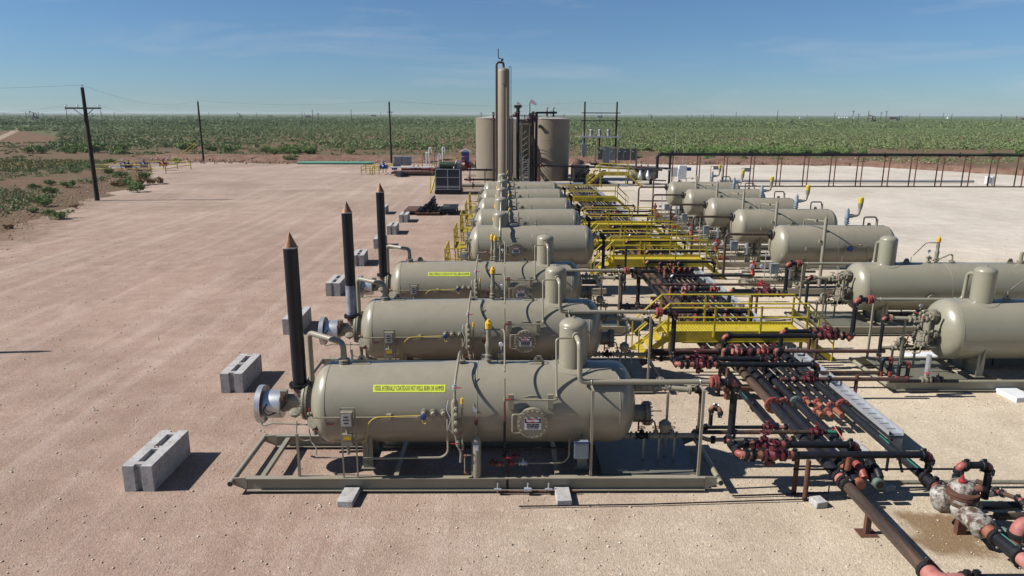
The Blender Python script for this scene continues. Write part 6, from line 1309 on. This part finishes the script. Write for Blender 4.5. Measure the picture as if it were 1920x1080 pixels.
# ================================================================ electrical: H frame, cabinets, pole line
def pole(label, x, y, h, r=.16, arm=None, group='wooden power poles'):
    t = thing('power_pole', label, 'power pole', (x, y, 0), group)
    MB().lathe((x, y, -.1), (0, 0, 1), [(0, r*1.15), (h+.1, r*.78)], 14).build('pole_shaft', 'wood', t)
    if arm:
        z, xa, xb, dy = arm
        MB().box(xa, xb, y-r-.12, y-r+.0, z-.07, z+.07).build('crossarm', 'wood', t)
        for e in (-1, 1): MB().rod((x+e*.9, y-r-.06, z-.08), (x, y-r-.02, z-.75), .03, n=6).build('arm_brace', 'wood', t)
        for xx in (xa+.08, x-.5, xb-.2): MB().lathe((xx, y-r-.06, z+.07), (0, 0, 1), [(0, .02), (.1, .02), (.11, .07), (.16, .09), (.22, .04), (.27, .04)], 10).build('insulator', 'galv', t)
    MB().lathe((x, y, h), (0, 0, 1), [(0, .03), (.12, .03), (.13, .08), (.25, .05)], 8).build('insulator', 'galv', t)
    return t
pole('tall wooden power pole with crossarm at the left edge of the pad', -38.5, 67.6, 10.3, .19, (8.46, -40.15, -36.88, 0))
p_ = pole('wooden power pole at the rear left corner of the pad', -51.7, 124.2, 10.0, .17)
MB().box(-51.95, -51.1, 123.95, 124.4, 6.9, 7.0).build('pole_hardware', 'wood', p_)
p_ = pole('wooden power pole behind the pipe manifold skid', -19.1, 121.4, 10.0, .17)
MB().box(-19.5, -18.5, 121.1, 121.25, 8.3, 8.4).build('pole_hardware', 'wood', p_)
pole('assumed pole added out of view to the left of the pad, throwing its thin shadow', -25.5, 22.75, 8.0, .13)  # unseen pole, added to throw the thin shadow across the left of the pad
t = thing('transformer_frame', 'two pole wooden frame carrying three transformers on a steel shelf', 'transformer frame', (17.1, 131, 0))
for x in (14.3, 20.05): MB().lathe((x, 131, -.1), (0, 0, 1), [(0, .2), (10.4, .15)], 12).build('pole_shaft', 'wood', t)
MB().rod((17.1, 131, 0), (17.1, 131, 4.1), .15, n=10).build('centre_post', 'rust', t)
for z in (8.35, 7.0): MB().box(13.7, 20.7, 130.7, 130.82, z-.08, z+.08).build('crossbeam', 'wood', t)
MB().box(13.4, 20.75, 130.3, 131.7, 4.02, 4.28).build('steel_shelf', 'galv', t)
for k, x in enumerate((15.55, 17.1, 18.65)):
    o = MB().lathe((x, 131, 4.29), (0, 0, 1), [(0, .3), (1.05, .3), (1.1, .33), (1.15, .3), (1.22, .1)], 20).build('transformer', 'galv', t)
    for e in (-.15, .15): MB().rod((x+e, 131, 5.45), (x+e, 131, 5.8), .045, n=7).build('bushing', 'galv', o)
    MB().box(x+.05, x+.2, 130.66, 130.71, 4.4, 5.2).build('cooling_fin', 'grey', o)
for x in (14.0, 14.15, 14.55): MB().rod((x, 130.7, 1.5), (x, 130.7, 5.0), .05, n=6).build('conduit', 'galv', t)
MB().rod((20.3, 130.8, .1), (20.3, 130.8, 5.0), .05, n=6).build('conduit', 'galv', t)
MB().box(13.85, 14.75, 130.2, 130.6, .9, 2.9).build('meter_cabinet', 'gbox', t)
t = thing('electrical_rack', 'long rack of dark electrical cabinets on a pale steel frame', 'electrical cabinets', (17.5, 115, 0))
for x in (14.4, 17.7, 21.0): MB().box(x-.12, x+.12, 114.9, 115.1, 0, 2.9).build('rack_post', 'tank', t)
MB().box(14.4, 21.0, 114.7, 115.3, 2.9, 3.0).build('rack_roof', 'tank', t)
for k, (xa, xb, z0, z1, mt) in enumerate(((14.8, 15.5, 1.1, 2.7, 'grey'), (15.6, 16.6, .5, 3.1, 'gbox3'), (16.7, 17.5, 1.0, 2.8, 'gbox3'), (18.0, 18.8, 1.0, 2.8, 'grey'), (18.9, 19.9, 1.0, 2.8, 'grey'), (20.1, 20.8, 1.0, 2.8, 'grey'))):
    if mt == 'gbox3' and 'gbox3' not in MT: MT['gbox3'] = paint('slate_cabinet', (.09, .12, .14), (.07, .095, .11), .5)
    o = MB().box(xa, xb, 114.5, 114.88, z0, z1).build('cabinet', mt, t); MB().box(xa+.1, xa+.3, 114.48, 114.499, z1-.5, z1-.35).build('switch', 'galv', o)
t = thing('meter_cabinet', 'white meter cabinet with solar panel behind the rearmost right separator', 'cabinet', (20.9, 86.5, 0))
MB().box(20.0, 20.8, 86.3, 86.7, .8, 1.9).build('cabinet', 'white', t); MB().box(21.0, 21.9, 86.3, 86.9, .5, 2.1).build('cabinet', 'white', t); MB().box(21.95, 22.4, 86.2, 86.6, 1.5, 1.9).build('panel', 'blue', t)
for x in (20.4, 21.4): MB().rod((x, 86.5, 0), (x, 86.5, 6.0 if x < 21 else 4.2), .03, n=6).build('mast', 'galv', t)
for k, (x, y) in enumerate(((25.0, 87.0), (27.8, 84.0))):
    t = thing('gate_stand', 'thin rusty frame stand behind the trunk line, %s' % ('left one' if k == 0 else 'right one'), 'stand', (x, y, 0))
    for xx in (x, x+1.4): MB().rod((xx, y, 0), (xx, y, 2.0), .035, n=6).build('leg', 'rust', t)
    MB().rod((x, y, 2.0), (x+1.4, y, 2.0), .035, n=6).build('top_bar', 'rust', t); MB().box(x+.3, x+1.0, y-.05, y+.05, 1.6, 2.0).build('small_box', 'gbox', t)
# ================================================================ trunk line on paired posts
tl = pipe_run('trunk_line', 'long elevated black pipeline on paired posts crossing the right rear', [(17.6, 83, .9), (17.6, 83, 3.62), (76, 83, 3.62)], .17, 'black', 'black', None, marks=[('c', 1, .17), ('c', 1, .45), ('c', 1, .6), ('c', 1, .8)], bend=1.6)
MB().tube([(52, 82.85, 3.75), (54, 82.8, 3.7), (57, 82.9, 3.8), (60, 82.8, 3.72)], .09, 6).build('green_wrap', 'greeneq', tl)
pipe_run('trunk_drop', 'black drop pipe hanging from the start of the trunk line, wrapped in silver', [(19.0, 82.7, 3.45), (19.0, 82.7, .3)], .14, 'black', marks=[('s', 0, .5, 'galv'), ('c', 0, .3)])
pipe_run('trunk_feed', 'dark feeder pipe running under the start of the trunk line', [(11, 92, 1.9), (19.0, 82.9, 2.0)], .13, 'black', bends=False)
B = None
for k in range(18):
    x = 19.2+k*3.12+(.0 if k < 1 else 0)
    if k == 0:
        t = thing('pipe_trestle', 'pair of thin rusty posts with a cross bar under the trunk line', 'trestle', (x, 82.7, 0), 'paired posts under the trunk line')
        for y in (82.2, 83.35): MB().rod((x, y, 0), (x, y, 3.35), .07, n=8).build('post', 'rust', t)
        MB().box(x-.06, x+.06, 81.95, 83.6, 3.36, 3.44).build('crossbar', 'rust', t); B = t
    else: copy_tree(B, (x, 82.7, 0), 'pair of thin rusty posts with a cross bar under the trunk line')
pipe_run('ground_line', 'low grey pipe on the ground behind the trunk line posts', [(26, 86.5, .3), (57, 86.5, .3)], .16, 'galv2', bends=False) if MT.setdefault('galv2', paint('dull_grey_pipe', (.30, .30, .31), (.24, .24, .25), .7)) else 0
pipe_run('ground_line', 'thin dark line on the ground along the trunk line posts', [(19, 82.0, .08), (60, 82.0, .08)], .06, 'brownpipe', bends=False)
for k, (x, y) in enumerate(((57.4, 84.6), (58.0, 84.6), (60.0, 79.6))):
    t = thing('white_enclosure', ['white enclosure left of the pair by the last posts', 'white enclosure right of the pair by the last posts', 'white enclosure at the far right edge by the trunk line'][k], 'enclosure', (x, y, 0))
    MB().box(x-.22, x+.22, y-.2, y+.2, .2, 1.05).build('cabinet', 'white', t); MB().rod((x, y, 0), (x, y, .25), .06, n=8).build('leg', 'rust', t)
# ================================================================ wires
def wire(a, b, sag, lb, r=.018, grp=None):
    r = r*.38
    a = Vector(a); b = Vector(b); p = [a.lerp(b, t/16)-Vector((0, 0, sag*4*(t/16)*(1-t/16))) for t in range(17)]
    tag(MB().tube(p, r, 5).build('overhead_wire', 'wire'), lb, 'wire', grp)
wire((-38.5, 67.6, 10.5), (-90, 66, 10.4), .6, 'overhead wire leaving the near left pole towards the left edge', .02)
wire((-38.5, 67.6, 10.5), (-51.7, 124.2, 10.2), 1.2, 'sagging wire between the near left pole and the rear corner pole', .02)
for dz, x in ((0, -40.1), (-.0, -39.0), (0, -37.0)): wire((x, 67.4, 8.72), (x-52, 100, 8.2), .9, 'wire from the crossarm of the near left pole towards the left', .016, 'crossarm wires')
wire((-37.0, 67.4, 8.7), (-51.9, 124.1, 8.0), .9, 'lower wire from the crossarm to the rear corner pole', .018)
wire((-51.7, 124.2, 10.2), (-19.1, 121.4, 10.2), .7, 'wire between the rear corner pole and the pole behind the manifold', .022)
wire((-19.1, 121.4, 10.2), (14.3, 131, 10.3), .8, 'long wire from the rear pole to the transformer frame', .024)
wire((14.3, 131, 10.3), (20.05, 131, 10.1), .25, 'short wire between the two transformer poles', .024)
for k, x in enumerate((15.6, 17.1, 18.6)): wire((x, 131, 10.1), (x+.05, 131, 5.7), 0, 'thin drop wire down to a transformer', .012, 'transformer drop wires')
# ================================================================ horizon
def pumpjack(label, x, y, s, flip=1, mt='black'):
    t = thing('pumpjack', label, 'pumpjack', (x, y, 0), 'distant pumpjacks')
    f = flip; q = lambda a, z: (x+f*a*s, y, z*s)
    MB().box(x-4*s, x+4*s, y-1.2*s, y+1.2*s, 0, .6*s).build('base', 'rust', t)
    MB().prism([(x-f*1.4*s, .6*s), (x-f*.7*s, .6*s), (x+f*.1*s, 7.4*s), (x-f*.2*s, 7.6*s)], y-.5*s, y+.5*s).prism([(x+f*1.6*s, .6*s), (x+f*.9*s, .6*s), (x-f*.2*s, 7.4*s), (x+f*.1*s, 7.6*s)], y-.5*s, y+.5*s).build('samson_post', mt, t)
    MB().tube([q(-4.2, 8.9), q(3.6, 6.4)], .38*s, 6).build('walking_beam', mt, t)
    MB().prism([(x-f*4.0*s, 9.6*s), (x-f*4.9*s, 9.0*s), (x-f*4.9*s, 7.6*s), (x-f*4.1*s, 7.6*s)], y-.3*s, y+.3*s).build('horse_head', mt, t)
    MB().tube([q(3.4, 6.4), q(3.2, 1.8)], .28*s, 6).build('pitman_arm', mt, t); MB().lathe((x+f*3.0*s, y-.5*s, 2.0*s), (0, 1, 0), [(0, 1.7*s), (1.0*s, 1.7*s)], 14).build('counterweight', 'maroon' if mt == 'maroon' else mt, t)
    MB().tube([q(-4.8, 7.6), q(-4.8, .6)], .1*s, 5).build('polished_rod', mt, t)
pumpjack('pumpjack on the horizon far left, left of the near pole crossarm', -640, 1000, 1.15)
pumpjack('small faint pumpjack on the horizon right of the near left pole', -1010, 1800, 1.1)
pumpjack('small pumpjack on the horizon between the corner pole and the middle pole', -560, 1550, 1.1)
pumpjack('dark red pumpjack on the right horizon, the largest out there', 445, 880, 1.0, 1, 'maroon')
pumpjack('small dark pumpjack on the horizon right of the red one', 640, 1180, .9, -1)
pumpjack('faint pumpjack on the horizon right of the transformer frame', 380, 1900, 1.2)
for k in range(5):
    x = 965+k*7.6 if k < 4 else 1006; o = MB().lathe((x, 2100, 0), (0, 0, 1), [(0, 2.8), (5.0, 2.8), (5.6, .3)], 14).build('distant_tank', 'white'); tag(o, 'tiny white tank in the row on the right horizon' if k < 4 else 'single white tank on the horizon apart from the row', 'tank', 'white tanks on the horizon' if k < 4 else None)
for k in range(60):
    y = 700+1900*random.random()**1.3; x = (random.random()*2-1)*y*.75; h = 9+5*random.random()
    m = MB().rod((x, y, 0), (x, y, h), .22+y*.00012, n=5)
    if k % 2: m.box(x-1.6, x+1.6, y-.12, y+.12, h-1.2, h-.9)
    tag(m.build('distant_pole', 'wood'), 'tiny dark utility pole on the horizon', 'pole', 'utility poles on the horizon')
for k in range(12):
    y = 1300+random.random()*1400; x = (random.random()*2-1)*y*.72; w = 6+random.random()*14
    tag(MB().box(x-w/2, x+w/2, y, y+6, 0, 3+random.random()*3.5).build('distant_equipment', ('rust', 'white', 'grey')[k % 3]), 'tiny low oilfield equipment shed on the horizon', 'shed', 'oilfield equipment on the horizon')
hz = MB().box(-4200, 4200, -80, 5200, -1, 18).build('haze', 'ink', smooth=False); hz['kind'] = 'stuff'
hm = bpy.data.materials.new('air_haze'); hm.use_nodes = True; hn = hm.node_tree.nodes; hn.remove(hn['Principled BSDF'])
pv = hn.new('ShaderNodeVolumePrincipled'); pv.inputs['Color'].default_value = (.80, .88, 1, 1); pv.inputs['Density'].default_value = .00007; pv.inputs['Anisotropy'].default_value = .2
hm.node_tree.links.new(pv.outputs[0], hn['Material Output'].inputs['Volume']); hz.data.materials.clear(); hz.data.materials.append(hm)
for o in COL.objects:
    if o.type == 'MESH' and o.data.materials and o.data.materials[0] == MT['concrete'] and not o.name.startswith('block_body'):
        bv = o.modifiers.new('worn_edges', 'BEVEL'); bv.width = .014; bv.segments = 2; bv.limit_method = 'ANGLE'
# ---------------------------------------------------------------- tidy helper properties
for o in list(COL.objects):
    if '_o' in o: del o['_o']
